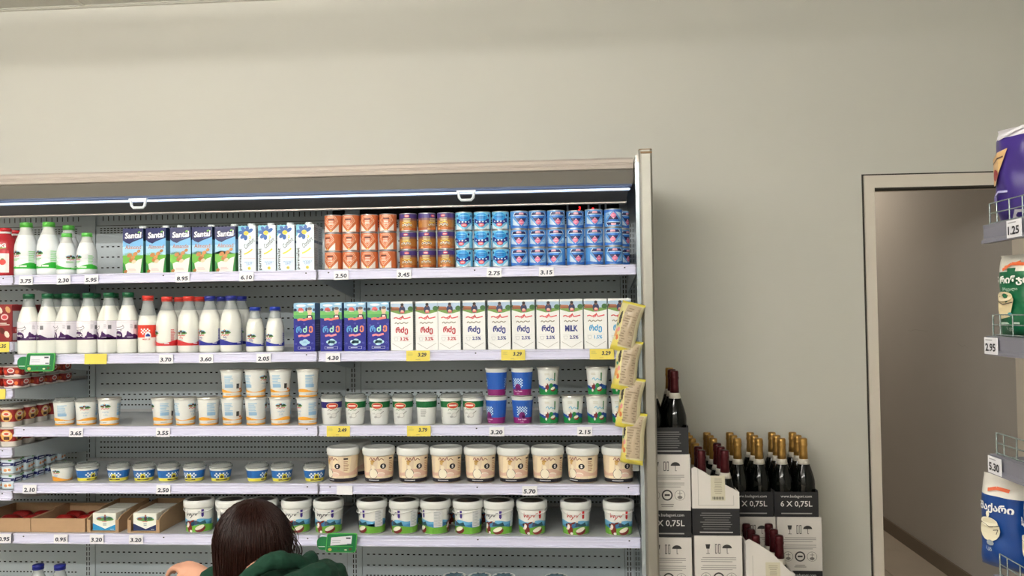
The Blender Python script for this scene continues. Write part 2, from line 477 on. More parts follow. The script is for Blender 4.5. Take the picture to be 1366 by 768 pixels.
# upper back: slotted grey over the left bays, black panel over the right bay, its shade put into the colour
vs=MB(); 
for a,b in bays[:2]:
    perforated(a,b,ztop+.003,ZT,[(ztop+.035,.026,.004,.022,.02)],D+.006,vs)
C('upper_back_panel',vs,M_BACK)
C('upper_back_shade',MB().box(1.16,XE,D+.004,D+.012,ztop-.002,ZT),M_BLACK)
C('backing',MB().box(XS,XE,D+.02,D+.03,ZB-.1,ZT),M_DARK)
C('case_back',MB().box(XS,XE+.012,D+.03,YW-.025,.05,2.03),M_BACK)
for x in (0,1.25,XE-.018):
    um=MB(); wd=.034 if x<2 else .018
    sl=[]; z=ZB+.02
    while z<ztop-.03:
        sl.append((z,.012 if wd>.02 else .012,.0042,.0165,0)); z+=.0225
    # two columns of slots
    zz=ZB
    for (zr,p,hw,hh,mg) in sl:
        um.add([(x-wd,D-.003,zz),(x+wd,D-.003,zz),(x+wd,D-.003,zr-hh/2),(x-wd,D-.003,zr-hh/2)],[(0,1,2,3)])
        xx=x-wd
        for h in (x-.006,x+.006):
            um.add([(xx,D-.003,zr-hh/2),(h-hw/2,D-.003,zr-hh/2),(h-hw/2,D-.003,zr+hh/2),(xx,D-.003,zr+hh/2)],[(0,1,2,3)]); xx=h+hw/2
        um.add([(xx,D-.003,zr-hh/2),(x+wd,D-.003,zr-hh/2),(x+wd,D-.003,zr+hh/2),(xx,D-.003,zr+hh/2)],[(0,1,2,3)])
        zz=zr+hh/2
    um.add([(x-wd,D-.003,zz),(x+wd,D-.003,zz),(x+wd,D-.003,ZT),(x-wd,D-.003,ZT)],[(0,1,2,3)])
    um.box(x-wd,x-wd+.001,D-.003,D+.01,ZB,ZT); um.box(x+wd-.001,x+wd,D-.003,D+.01,ZB,ZT)
    up=C('upright',um,M_BACK)
    # bolts: little domes on the upright
    for zb,dx in ((.497,-.017),(.497,.017),(.895,-.025),(1.10,-.025),(1.345,.025)):
        if abs(dx)>wd: continue
        bm_=MB(); pts=[]
        for q in range(10):
            t=2*PI*q/10; pts.append((x+dx+.0065*math.cos(t),D-.007,zb+.0065*math.sin(t)))
        bm_.add(pts+[(p[0],D-.003,p[2]) for p in pts],[tuple(range(10))]+[(q,q+10,(q+1)%10+10,(q+1)%10) for q in range(10)])
        obj('bolt',bm_,M_BOLT,up)
# end panel and its front post
C('end_panel',MB().box(XE,XE+.004,-.03,D+.03,.12,2.028),M_MIRROR,label='polished inner side of the case end')
C('end_wall',MB().box(XE+.004,XE+.012,-.03,YW-.03,.05,2.03),M_CANT)
pm=MB(); px0,px1=2.508,2.553
prof=[(px0-.004,-.03),(px0-.004,-.052),(px0,-.060),(px0+.006,-.064),(px1-.008,-.064),(px1-.002,-.060),(px1,-.052),(px1,-.03)]
pm.prism(prof,'z',FZ,2.042)
po=C('end_post',pm,M_STEEL,label='brushed steel front post of the case end')
obj('post_cap',MB().prism([(p[0],p[1]) for p in prof],'z',2.042,2.046).box(px0+.001,px1-.001,-.066,-.063,2.028,2.036),mat('cap_bronze',(120,96,70),.35,.6),po)
# strip of side glass between shelf ends and post
C('side_trim',MB().box(XE-.002,px0+.002,-.045,-.028,.12,2.0),mat('side_trim_grey',(176,186,194),.2,.5))
# canopy
yc=.06
za,zb_=at(850,208.6,yc).z,at(850,225,yc).z
zc_=at(850,244.5,yc+.03).z; zl=at(840,251.9,yc+.04).z; ze=at(840,270,yc+.16).z
X1=XE-.002
cm=MB().prism([(yc+.02,za),(yc+.006,za-.003),(yc,za-.010),(yc+.003,za-.020),(yc+.001,za-.024),(yc+.004,za-.028),(yc,za-.034),(yc+.004,zb_+.004),(yc+.016,zb_),(yc+.05,zb_),(yc+.05,za)],'x',XS,X1)
C('canopy_trim',cm,M_CANT,label='ridged pale metal front trim of the canopy')
C('canopy_top',MB().box(XS,X1,yc+.05,YW-.03,za-.03,za-.01),M_CANT)
C('canopy_fascia',MB().prism([(yc+.012,zb_),(yc+.03,zc_),(yc+.05,zc_),(yc+.05,zb_)],'x',XS,X1),M_CAND)
C('canopy_inner_panel',MB().prism([(yc+.05,zl-.006),(yc+.16,ze+.004),(yc+.18,ze+.004),(yc+.18,zl+.05),(yc+.05,zl+.05)],'x',XS,X1-.02),mat('canopy_inner_grey',(104,104,108),.6,.1,noise=.015,scale=8))
C('canopy_edge',MB().box(XS,X1-.02,yc+.155,yc+.185,ze-.001,ze+.004),M_CANT)
C('blind_bar',MB().prism([(yc+.03,zc_),(yc+.028,zc_-.008),(yc+.045,zl+.009),(yc+.06,zl+.012),(yc+.06,zc_)],'x',XS,X1-.004),mat('blind_bar_alu',(96,106,130),.4,.5),label='aluminium pull bar of the roller blind')
led=C('led_strip',MB().prism([(yc+.038,zl+.003),(yc+.038,zl-.001),(yc+.040,zl-.003),(yc+.046,zl-.003),(yc+.046,zl+.003)],'x',XS+.01,X1-.012),mat('led_glow',(205,226,255),.4,noise=0,emit=LED_POWER),label='thin cool white light strip under the canopy')
for px,py in ((185,262),(622,254)):
    x=xat(px,yc+.03,zl); t=MB(); h=.046; w_=.032
    zt_=zl+.004
    path=[(x-w_,0,zt_),(x-w_+.004,0,zt_-h*.55),(x-w_+.012,0,zt_-h*.75),(x+w_-.012,0,zt_-h*.75),(x+w_-.004,0,zt_-h*.55),(x+w_,0,zt_)]
    t.tube([(p[0],yc+.026,p[2]) for p in path],.0058,8)
    t.box(x-w_-.006,x+w_+.006,yc+.02,yc+.034,zt_-.004,zt_+.004)
    C('blind_handle',t,M_CAP,label='white plastic pull handle')
# controller with red digits at the top back
dsp=C('controller',MB().box(2.17,2.36,.44,.5,1.86,1.935),M_BLACK)
for k,(px,s_) in enumerate(((773,'3'),(791,'-'))):
    a=Art()
    if k==0: a.text(s_,0,0,.017,(255,40,40),1,shear=.15,bold=.02)
    else: a.ell(0,0,.004,.004,(255,40,40),1,10)
    p=at(px,278,.438); mb=a.flat(lambda u,v,e:(p.x+u,.4395,p.z+v))
    o=obj('display_digit',mb,mat('red_led',(255,30,30),.4,noise=0,emit=1.6),dsp)
for px in (757,785,800,808):
    p=at(px,278,.43); obj('controller_rib',MB().box(p.x-.004,p.x+.004,.432,.44,p.z-.02,p.z+.02),M_BACK,dsp)
# base and bottom deck
C('bottom_deck',MB().box(XS,XE,-.02,D,.16,.2),M_SHELF)
C('base_front',MB().prism([(-.02,.2),(-.05,.3),(-.08,.3),(-.10,.27),(-.10,.08),(-.02,.08)],'x',XS,XE+.012),M_CANT)
C('base_plinth',MB().box(XS,XE+.012,-.04,YW-.05,FZ,.16),M_BLACK)
C('deck_grille',MB().box(XS,XE,-.05,-.02,.2,.24),M_BACK)

def shelf(x0,x1,z,lab,lip=.0395):
    g=.003
    sm=MB().box(x0+g+.002,x1-g-.002,.006,D-.012,z-.024,z-.001)
    sm.box(x0+g+.002,x1-g-.002,D-.012,D-.006,z-.001,z+.012)
    s=C('shelf',sm,M_SHELF,label=lab)
    rp=[(.012,z),(.000,z),(-.004,z-.002),(-.004,z-.006),(.0005,z-.008),(.0005,z-.016),(-.0005,z-.018),(.0005,z-.020),(.0005,z-.030),(-.006,z-.032),(-.006,z-lip+.001),(-.002,z-lip),(.012,z-lip+.004)]
    r=obj('price_rail',MB().prism(rp,'x',x0+g,x1-g),M_RAIL,s)
    for xx in (x0+g-.001,x1-g-.002): obj('rail_end_cap',MB().prism([(p[0],p[1]) for p in rp],'x',xx,xx+.003),mat('rail_end_grey',(186,184,200),.4),s)
    for xx in (x0+g-.0012,x1-g-.0018):
        br=MB().prism([(.012,z-.002),(D-.005,z-.002),(D-.005,z-.1),(.012,z-.038)],'x',xx,xx+.003)
        obj('bracket',br,M_BACK,s)
    for xx in (x0+.045,(x0+x1)/2,x1-.045):
        rv=MB().add([(xx+.0035*math.cos(2*PI*k/8),-.0004,z-.012+.0025*math.sin(2*PI*k/8)) for k in range(8)],[tuple(range(8))])
        obj('rivet',rv,M_BOLT,s)
    return s
NM=['top','second','third','fourth','fifth']
for k,z in enumerate((Z1,Z2,Z3,Z4,Z5)):
    shelf(0,1.25,z,'%s shelf of the middle bay'%NM[k]); shelf(1.25,XE,z,'%s shelf of the right bay'%NM[k])
ZLB=at(5,456,0).z; ZLC=at(8,518.5,0).z; ZLD=at(8,597,0).z; ZLE=at(8,654,0).z
for z,l in ((Z1-.001,'top shelf of the left bay'),(ZLB,'second shelf of the left bay'),(ZLC,'third shelf of the left bay'),(ZLD,'fourth shelf of the left bay'),(ZLE,'fifth shelf of the left bay'),(Z5,'lowest shelf of the left bay')):
    shelf(XS,0,z,l)

# ------------------------------------------------------------------ products: materials and small print motifs
M_HDPE=mat('white_hdpe',(232,237,240),.35,noise=.015,sss=.05)
M_NECK=mat('translucent_neck',(205,208,206),.3,noise=.02)
M_MILK=mat('milk_in_bottle',(236,237,230),.22,noise=.01,coat=.4)
M_CLEAR=mat('clear_plastic',(225,230,230),.08,noise=0,trans=.62,spec=.9)
M_LIDC=mat('clear_lid',(206,210,208),.08,noise=0,trans=.68,spec=.9)
M_CUPW=mat('white_cup_plastic',(228,230,227),.35,noise=.015)
M_TIN=mat('tin_metal',(190,192,195),.28,.85,noise=.03)
def capm(n,c): return mat('cap_'+n,c,.38,noise=.02)
CARD=mat('corrugated_card',(180,148,114),.85,noise=.06,scale=40)
def cowlogo(a,u,v,s,l=2,txt=(210,40,45)):
    """little farm picture: sky, meadow, red-roofed barn and a dark figure, with red lettering below"""
    a.ell(u,v,.5*s,.20*s,(150,200,225),l,12); a.ell(u+.05*s,v-.07*s,.5*s,.13*s,(90,150,60),l+1,12)
    a.ell(u-.25*s,v-.03*s,.2*s,.09*s,(120,70,45),l+2,8); a.ell(u+.28*s,v+.0*s,.16*s,.1*s,(45,70,45),l+2,8)
    a.ell(u,v+.02*s,.13*s,.2*s,(40,42,60),l+3,8); a.ell(u,v+.17*s,.06*s,.07*s,(205,160,130),l+4,8)
    a.rect(u-.06*s,v-.17*s,u+.06*s,v-.02*s,(225,225,220),l+4)
    a.line([(u-.38*s,v-.33*s),(u-.2*s,v-.25*s),(u-.05*s,v-.33*s),(u+.1*s,v-.26*s),(u+.25*s,v-.3*s),(u+.38*s,v-.25*s)],.06*s,txt,l+2)
    return a
def wave(a,R,v0,v1,amp,col,l=2,n=40,ph=0,k=2):
    w=PI*R; pts=[(-w,v0)]+[(w,v0)]+[(w-2*w*i/n, v1+amp*math.sin(k*(w-2*w*i/n)/R+ph)) for i in range(n+1)]
    for i in range(n):
        ua,ub=-w+2*w*i/n,-w+2*w*(i+1)/n
        a.poly([(ua,v0),(ub,v0),(ub,v1+amp*math.sin(k*ub/R+ph)),(ua,v1+amp*math.sin(k*ua/R+ph))],col,l)
    return a

# --- white plastic bottles with green cap (drinking yoghurt), two sizes
def hdpe_bottle(name,H,R,gcol,capc,lid):
    k=Kind(name,'bottle'); f=H/.218
    body=MB().lathe([(R*.9,0),(R,.006),(R,H*.14),(R*.985,H*.145),(R,H*.15),(R,H*.30),(R*.985,H*.305),(R,H*.31),(R,H*.36),(R*.985,H*.365),(R,H*.37),(R,H*.5),(R*.97,H*.57),(R*.86,H*.66),(R*.68,H*.76),(R*.535,H*.84),(R*.5,H*.88),(R*.5,H*.915)],28,mis=[0]*14+[1]*3+[1])
    k.part('body',body,[M_HDPE,M_NECK])
    k.part('cap',MB().lathe([(R*.535,H*.918),(R*.535,H*.99),(R*.50,H),(0,H)],24),capc)
    k.part('neck_ring',MB().lathe([(R*.56,H*.905),(R*.56,H*.918),(R*.5,H*.918)],24),capc)
    a=Art()
    wave(a,R,H*.125,H*.20,H*.035,gcol,2,ph=-.6)
    a.rect(-R*.2,H*.155,R*.75,H*.185,(225,245,225),3)
    cowlogo(a,-R*.25,H*.42,R*1.0,2)
    a.bars(R*.9,H*.22,R*1.5,H*.46,7,(150,215,150),2)
    a.bars(-R*.7,H*.27,R*.2,H*.32,2,(130,205,130),2)
    cowlogo(a,PI*R-.2*R,H*.42,R*.9,2); a.bars(-R*2.2,H*.22,-R*1.6,H*.46,7,(150,215,150),2)
    k.part('label_print',a.wrap(cone(R*1.002,R*1.002,H)),PRINTG)
    return k
GC=capm('light_green',(88,178,70))
K_HB=hdpe_bottle('yoghurt_drink_bottle',.218,.044,(40,172,52),GC,1)
K_HS=hdpe_bottle('yoghurt_drink_bottle',.170,.038,(60,188,60),capm('fresh_green',(104,200,92)),1)
# --- clear milk bottles
def milk_bottle(name,H,R,fill,capc,art,sq=2.0,capr=.0222):
    k=Kind(name,'bottle')
    sh=[(R*.92,0,sq),(R,.007,sq),(R,H*.50,sq),(R*.985,H*.54,sq),(R*.86,H*.66,(sq+2)/2),(R*.66,H*.76,2),(.022,H*.84,2),(.0195,H*.87,2),(.0195,H*.94,2)]
    def ins(z):
        out=[]
        for p,q in zip(sh,sh[1:]):
            if p[1]<=z: out.append(p)
            if p[1]<z<=q[1]:
                t=(z-p[1])/(q[1]-p[1]); out.append(tuple(p[i]+(q[i]-p[i])*t for i in range(3)))
        return out
    low=ins(fill); top=[low[-1]]+[p for p in sh if p[1]>fill]
    k.part('milk_filled_body',MB().lathe(low,28),M_MILK)
    nk=MB().lathe(top,28); nk.f.pop(-2); 
    for L in (nk.c,nk.m,nk.sm): L.pop(-2)
    k.part('clear_neck',nk,M_CLEAR)
    cm_=MB(); n=30
    cm_.lathe([(capr,H*.935),(capr,H*.992),(capr*.93,H),(0,H)],24)
    k.part('cap',cm_,capc)
    k.part('neck_ring',MB().lathe([(.0205,H*.915),(.0225,H*.918),(.0225,H*.928),(.0205,H*.931)],24),capc)
    k.part('label_print',art.wrap(cone(R*1.003,R*1.003,H),sq=sq),PRINTG)
    return k
def goat_art(text):
    R,a=.0395,Art(); w=PI*R
    a.rect(-w,.056,w,.131,(236,232,240),1); a.rect(-w,.1305,w,.1318,(170,165,175),2); a.rect(-w,.122,w,.1226,(190,186,196),2)
    P=(70,24,92)
    for o in (-.020,.104,.228):
        if o>w: continue
        a.rect(o-.035,.056,o+.09,.065,P,2)
        a.ell(o-.004,.073,.0165,.0165,P,2,14); a.rect(o-.0205,.056,o+.0125,.073,P,2)
        a.text(text,o-.004,.074,.011,(240,238,244),3,bold=.03)
        a.poly([(o+.018,.06),(o+.022,.07),(o+.027,.074),(o+.029,.086),(o+.033,.090),(o+.037,.084),(o+.042,.082),(o+.047,.076),(o+.056,.078),(o+.068,.071),(o+.078,.066),(o+.088,.06)],P,2)
        a.rect(o+.03,.064,o+.05,.066,(210,200,220),3)
        # goat outline
        g=(60,58,64)
        a.line([(o-.022,.108),(o-.014,.1045),(o+.004,.105),(o+.014,.109),(o+.018,.104),(o+.012,.098),(o-.0,.095),(o-.014,.095),(o-.018,.1)],.0016,g,2)
        a.line([(o-.024,.112),(o-.02,.106)],.0015,g,2); a.line([(o+.016,.109),(o+.013,.114)],.0015,g,2)
        for d in (-.013,-.008,.004,.009): a.line([(o+d,.096),(o+d+.0015,.088)],.0014,g,2)
        a.rect(o+.055,.098,o+.066,.114,(120,118,126),2); a.bars(o+.04,.1,o+.052,.118,4,(190,186,196),2)
    a.rect(-w,.056,w,.0635,P,2)
    return a
GD=capm('dark_green',(14,92,56)); RC=capm('red',(214,58,48)); BC=capm('blue',(34,44,140))
K_G1=milk_bottle('milk_bottle',.245,.0395,.192,GD,goat_art('რძე'),3.0)
K_G2=milk_bottle('milk_bottle',.245,.0395,.192,GD,goat_art('MILK'),3.0)
def checker_art():
    R,a=.038,Art(); w=PI*R; rd=(222,62,46)
    a.rect(-w,.062,w,.112,rd,1)
    for o in (.002,.002-w):
        for i in range(6):
            for j in range(4):
                if (i+j)%2 and (i+j)<9: a.rect(o-.016+i*.006,.074+j*.006,o-.010+i*.006,.080+j*.006,(245,240,235),2)
        a.ell(o+.012,.07,.0115,.0145,(240,240,240),3,14); a.rect(o+.0005,.062,o+.0235,.07,(240,240,240),3)
        a.poly([(o+.004,.066),(o+.020,.066),(o+.020,.072),(o+.012,.079),(o+.004,.072)],(40,60,140),4)
        a.text('MILK 2.5',o+.006,.055,.006,(200,50,45),3,bold=.03)
    return a
K_CH=milk_bottle('milk_bottle',.230,.038,.150,RC,checker_art())
def farm_art(R,H,col):
    a=Art(); w=PI*R
    for o in (-R*.55,-R*.55+w):
        cowlogo(a,o,H*.36,R*1.05,2)
        a.text('რძე',o+.0,H*.262,.009,col,3,bold=.03); a.bars(o-R*.3,H*.215,o+R*.3,H*.235,1,(150,150,160),3)
    wave(a,R,H*.125,H*.20,H*.032,col,2,ph=-2.4,k=2)
    a.rect(R*.6,H*.155,R*1.0,H*.172,(235,230,240),3); 
    for o in (R*1.15,R*1.15-w): a.bars(o,H*.2,o+R*.5,H*.42,8,tuple(min(255,int(c*.6+90)) for c in col),2,fill=.62)
    return a
K_FR=milk_bottle('milk_bottle',.225,.0425,.170,RC,farm_art(.0425,.225,(205,50,55)))
K_FB=milk_bottle('milk_bottle',.225,.0425,.170,BC,farm_art(.0425,.225,(42,48,150)))
K_FS=milk_bottle('milk_bottle',.178,.0350,.132,capm('bright_blue',(36,62,170)),farm_art(.035,.178,(38,52,160)),capr=.021)
# --- red bottle with strawberry print (left bay)
def red_bottle():
    H,R=.196,.042; k=Kind('strawberry_drink_bottle','bottle')
    k.part('body',MB().lathe([(R*.9,0,3),(R,.006,3),(R,H*.62,3),(R*.96,H*.7,3),(R*.82,H*.78,2.5),(R*.6,H*.84,2),(R*.52,H*.87,2),(R*.52,H*.9,2)],28),mat('red_bottle_plastic',(178,38,48),.35))
    k.part('collar',MB().lathe([(R*.54,H*.88),(R*.54,H*.925)],20),M_CUPW)
    k.part('cap',MB().lathe([(R*.56,H*.925),(R*.56,H*.99),(R*.5,H),(0,H)],24),capm('crimson',(196,40,48)))
    a=Art()
    for o in (0,):
        a.rect(-R*.7,.012,R*.8,H*.5,(240,228,226),1); a.rect(-R*.7,H*.46,R*.8,H*.52,(196,40,50),2)
        for u,v,r in ((-.012,.03,.013),(.012,.055,.012),(-.01,.072,.011)):
            a.ell(u,v,r,r*1.05,(224,60,56),2,12); a.ell(u,v+r,.006,.003,(80,140,60),3,6)
        a.text('YOG',-.002,H*.62,.018,(245,240,238),2,bold=.04); a.line([(-.02,H*.535),(.0,H*.565),(.024,H*.575)],.004,(120,170,80),3)
    k.part('label_print',a.wrap(cone(R*1.004,R*1.004,H),sq=3),PRINTG); return k
K_RB=red_bottle()

# --- cartons
def carton(name,W,H,Dp,art,sidecol,topcol,cap=None,side=None,capc=None,left=None):
    k=Kind(name,'carton')
    m0=MB(); b=.0025
    m0.box(-W/2,W/2,-Dp/2,Dp/2,0,H,bv=b)
    k.part('carton_body',m0,mat('carton_board_%d_%d_%d'%sidecol,sidecol,.4,noise=.015))
    fold=MB().box(-W/2+.003,W/2-.003,-.0015,.0015,H-.0005,H+.0022).box(-W/2+.001,-W/2+.014,-.02,.02,H-.0005,H+.001).box(W/2-.014,W/2-.001,-.02,.02,H-.0005,H+.001)
    k.part('top_fold',fold,mat('carton_board_%d_%d_%d'%topcol,topcol,.4,noise=.015))
    mb=art.front(-Dp/2)
    if side: side.flat(lambda u,v,e:(W/2+e,u,v),mb)
    if left: left.flat(lambda u,v,e:(-W/2-e,-u,v),mb)
    k.part('label_print',mb,PRINTG)
    if cap:
        cx_,cy_=cap
        k.part('screw_cap',MB().lathe([(.0135,H),(.0135,H+.010),(.0125,H+.012),(0,H+.012)],20,c=(cx_,cy_)),capc or M_CAP)
    return k
def santal(word):
    W,H=.084,.181; a=Art(); w=W/2
    a.rect(-w,0,w,H,(120,185,235),0); a.rect(-w,H*.40,w,H*.6,(165,212,242),1)
    a.poly([(-w,0),(w,0),(w,H*.40),(w*.2,H*.44),(-w*.4,H*.47),(-w,H*.43)],(110,185,70),1)
    a.poly([(w*.55,0),(w,0),(w,H*.36),(w*.7,H*.2)],(40,130,55),2); a.poly([(-w,0),(-w*.6,0),(-w*.8,H*.2),(-w,H*.25)],(45,140,60),2)
    a.poly([(-w,H),(-w,H*.74),(-w*.7,H*.685),(-w*.35,H*.655),(0,H*.70),(w*.5,H*.74),(w,H*.78),(w,H)],(28,34,92),3)
    a.line([(w*.1,H*.755),(w*.7,H*.79),(w*.95,H*.84)],.002,(110,130,190),4)
    a.text('Santal',.001,H*.845,.024,(245,245,250),5,w=W*.80,shear=.12,bold=.035,rot=.05); a.ell(w*.6,H*.915,.006,.003,(120,190,70),5,8,rot=.4)
    a.text(word,.001,H*.585,.016,(196,104,72),4,w=W*.78)
    a.rect(-w*.6,H*.545,w*.6,H*.552,(230,150,120),4)
    a.poly([(-w*.75,H*.20),(-w*.6,0),(w*.72,0),(w*.9,H*.33),(w*.5,H*.30),(w*.1,H*.22),(-w*.4,H*.24)],(238,230,226),4)
    a.poly([(-w*.8,H*.26),(-w*.2,H*.22),(w*.8,H*.38),(w*.2,H*.25)],(250,248,244),5)
    for u,v,r,c in ((-.014,H*.40,.011,(196,130,72)),(.010,H*.43,.010,(206,142,84)),(-.006,H*.30,.011,(188,122,66)),(.004,H*.26,.010,(244,206,176)),(.024,H*.49,.008,(200,136,80)),(-.030,.008,.008,(180,116,64)),(.0,H*.35,.010,(212,150,92))):
        a.ell(u,v,r,r*.75,c,6,10,rot=.5)
    a.bars(-w*.45,H*.05,w*.5,H*.11,3,(214,190,186),5)
    s=Art(); d=.029
    s.rect(-d,0,d,H,(52,130,60),0); s.rect(-d,H*.72,d,H,(28,34,92),1); s.rect(-d,H*.42,d,H*.72,(130,190,235),1)
    return a,s
a,s=santal('Almond'); K_SA=carton('almond_drink_carton',.084,.181,.058,a,(60,120,70),(40,48,100),(.020,.012),s)
a,s=santal('Amande'); K_SB=carton('almond_drink_carton',.084,.181,.058,a,(60,120,70),(40,48,100),(-.018,.012),s)
def parmalat():
    W,H=.0705,.182; a=Art(); w=W/2
    a.rect(-w,0,w,H,(222,238,248),0); a.poly([(-w,H*.74),(-w,H),(w*.1,H),(-w*.5,H*.9)],(110,190,215),1)
    cu,cv=-w*.1,H*.835
    for t,rx in ((.55,.018),(1.35,.015),(2.2,.017),(3.0,.017),(3.9,.016),(4.6,.014)):
        a.ell(cu+.019*math.cos(t),cv+.0175*math.sin(t)*1.05,rx*.75,.0075,(34,92,170),2,10,rot=t)
    a.ell(cu,cv,.0105,.0085,(232,210,60),3,12); a.text('100%',cu,cv,.005,(90,110,60),4)
    a.text('parmalat',-w+.0085,H*.26,.0145,(24,26,30),3,w=.086,rot=PI/2,bold=.02)
    a.text('Comfort',w*.25,H*.615,.018,(40,44,60),3,w=.05,rot=.72,shear=.3)
    a.line([(-w*.35,H*.375),(w*.0,H*.40),(w*.35,H*.44),(w*.62,H*.485)],.0055,(236,222,70),3)
    a.line([(w*.25,H*.71),(w*.45,H*.74)],.004,(236,222,70),3); a.ell(w*.35,H*.76,.003,.003,(236,222,70),3,8)
    a.rect(-w*.45,H*.277,w*.95,H*.283,(222,130,130),3)
    a.text('MICROFILT',w*.25,H*.195,.0065,(90,140,200),3,w=.036); a.text('UHT',w*.25,H*.155,.008,(90,140,200),3)
    a.ell(w*.25,H*.065,.0062,.0062,(232,214,60),3,12); a.text('1L',w*.25,H*.065,.006,(60,70,110),4)
    s=Art(); s.rect(-.029,0,.029,H,(206,214,222),0); s.bars(-.024,H*.1,.022,H*.5,14,(150,160,172),1); s.rect(-.029,H*.6,.029,H*.66,(40,70,120),1); s.bars(-.024,H*.7,.022,H*.95,6,(140,152,168),1)
    return a,s
a,s=parmalat(); K_PA=carton('milk_carton',.0705,.182,.06,a,(218,226,234),(226,232,238),(.004,.008),s)
def kids():
    W,H=.0865,.19; a=Art(); w=W/2
    a.rect(-w,0,w,H,(26,34,142),0); a.rect(-w,H*.72,w,H,(150,196,228),1); a.ell(-w*.3,H*.95,.02,.005,(225,238,246),2); a.ell(w*.6,H*.97,.014,.004,(225,238,246),2)
    a.poly([(-w,H*.66),(w,H*.66),(w,H*.80),(w*.3,H*.84),(-w*.3,H*.82),(-w,H*.84)],(118,192,104),2); a.rect(-w,H*.66,w,H*.755,(88,172,96),3)
    a.poly([(-w*.62,H*.84),(-w*.1,H*.82),(-w*.02,H*.86),(-w*.22,H*.905),(-w*.5,H*.90)],(226,104,100),4)
    a.rect(-w*.5,H*.81,-w*.1,H*.845,(238,226,214),4); a.ell(-w*.85,H*.86,.007,.006,(40,60,96),4,8); a.ell(w*.2,H*.87,.004,.008,(40,60,96),4,8); a.ell(w*.92,H*.86,.005,.006,(40,60,96),4,8)
    a.ell(w*.52,H*.83,.0098,.0125,(226,196,168),5,12); a.ell(w*.52,H*.885,.0098,.006,(120,104,100),6,10); a.rect(w*.36,H*.73,w*.68,H*.78,(226,196,168),5)
    a.poly([(w*.22,H*.66),(w*.28,H*.745),(w*.42,H*.755),(w*.62,H*.755),(w*.78,H*.745),(w*.82,H*.66)],(36,40,70),6); a.rect(w*.38,H*.66,w*.66,H*.735,(238,226,220),7)
    a.poly([(-w,H*.66),(-w,H*.69),(-w*.6,H*.675),(0,H*.69),(w*.5,H*.66)],(26,34,142),4)
    a.line([(-w*.62,H*.652),(-w*.3,H*.668),(-w*.0,H*.65),(w*.3,H*.67),(w*.72,H*.685)],.0085,(240,130,120),8)
    for ch,u,c in (('რ',-w*.5,(86,160,220)),('ძ',w*.06,(170,226,200)),('ე',w*.62,(244,140,96))): a.text(ch,u,H*.455,.026,c,4,bold=.04)
    a.line([(-w*.55,H*.315),(-w*.2,H*.335),(0,H*.315),(w*.3,H*.335),(w*.5,H*.345)],.0075,(240,140,150),4)
    for u,v,r in ((-.010,.036,.010),(.004,.040,.012),(.014,.035,.009),(.0,.032,.014)): a.ell(u,v,r,r*.72,(178,220,240),4,12)
    a.text('1,5%',.002,.036,.006,(90,150,190),5)
    for u0,v0,u1,v1 in ((-w*.6,.0085,w*.62,.0095),(-w*.6,.0175,w*.62,.0185),(-w*.6,.0085,-w*.57,.0185),(w*.59,.0085,w*.62,.0185)): a.rect(u0,v0,u1,v1,(190,196,226),4)
    a.bars(-w*.4,.0105,w*.4,.016,1,(200,206,230),4)
    for u,v in ((-w*.8,.03),(w*.75,.032),(-w*.75,.1),(w*.85,.105),(0,.108),(w*.85,.01)): a.ell(u,v,.0045,.0038,(90,90,186),3,6); a.ell(u,v,.0028,.0022,(26,34,142),4,6)
    s=Art(); s.rect(-.034,0,.034,H,(30,38,140),0); s.rect(-.034,H*.66,.034,H,(120,170,214),1); s.bars(-.026,.02,.026,.11,10,(110,116,190),1)
    return a,s
a,s=kids(); K_KID=carton('milk_carton',.0865,.19,.068,a,(30,40,140),(150,196,228),None,s)
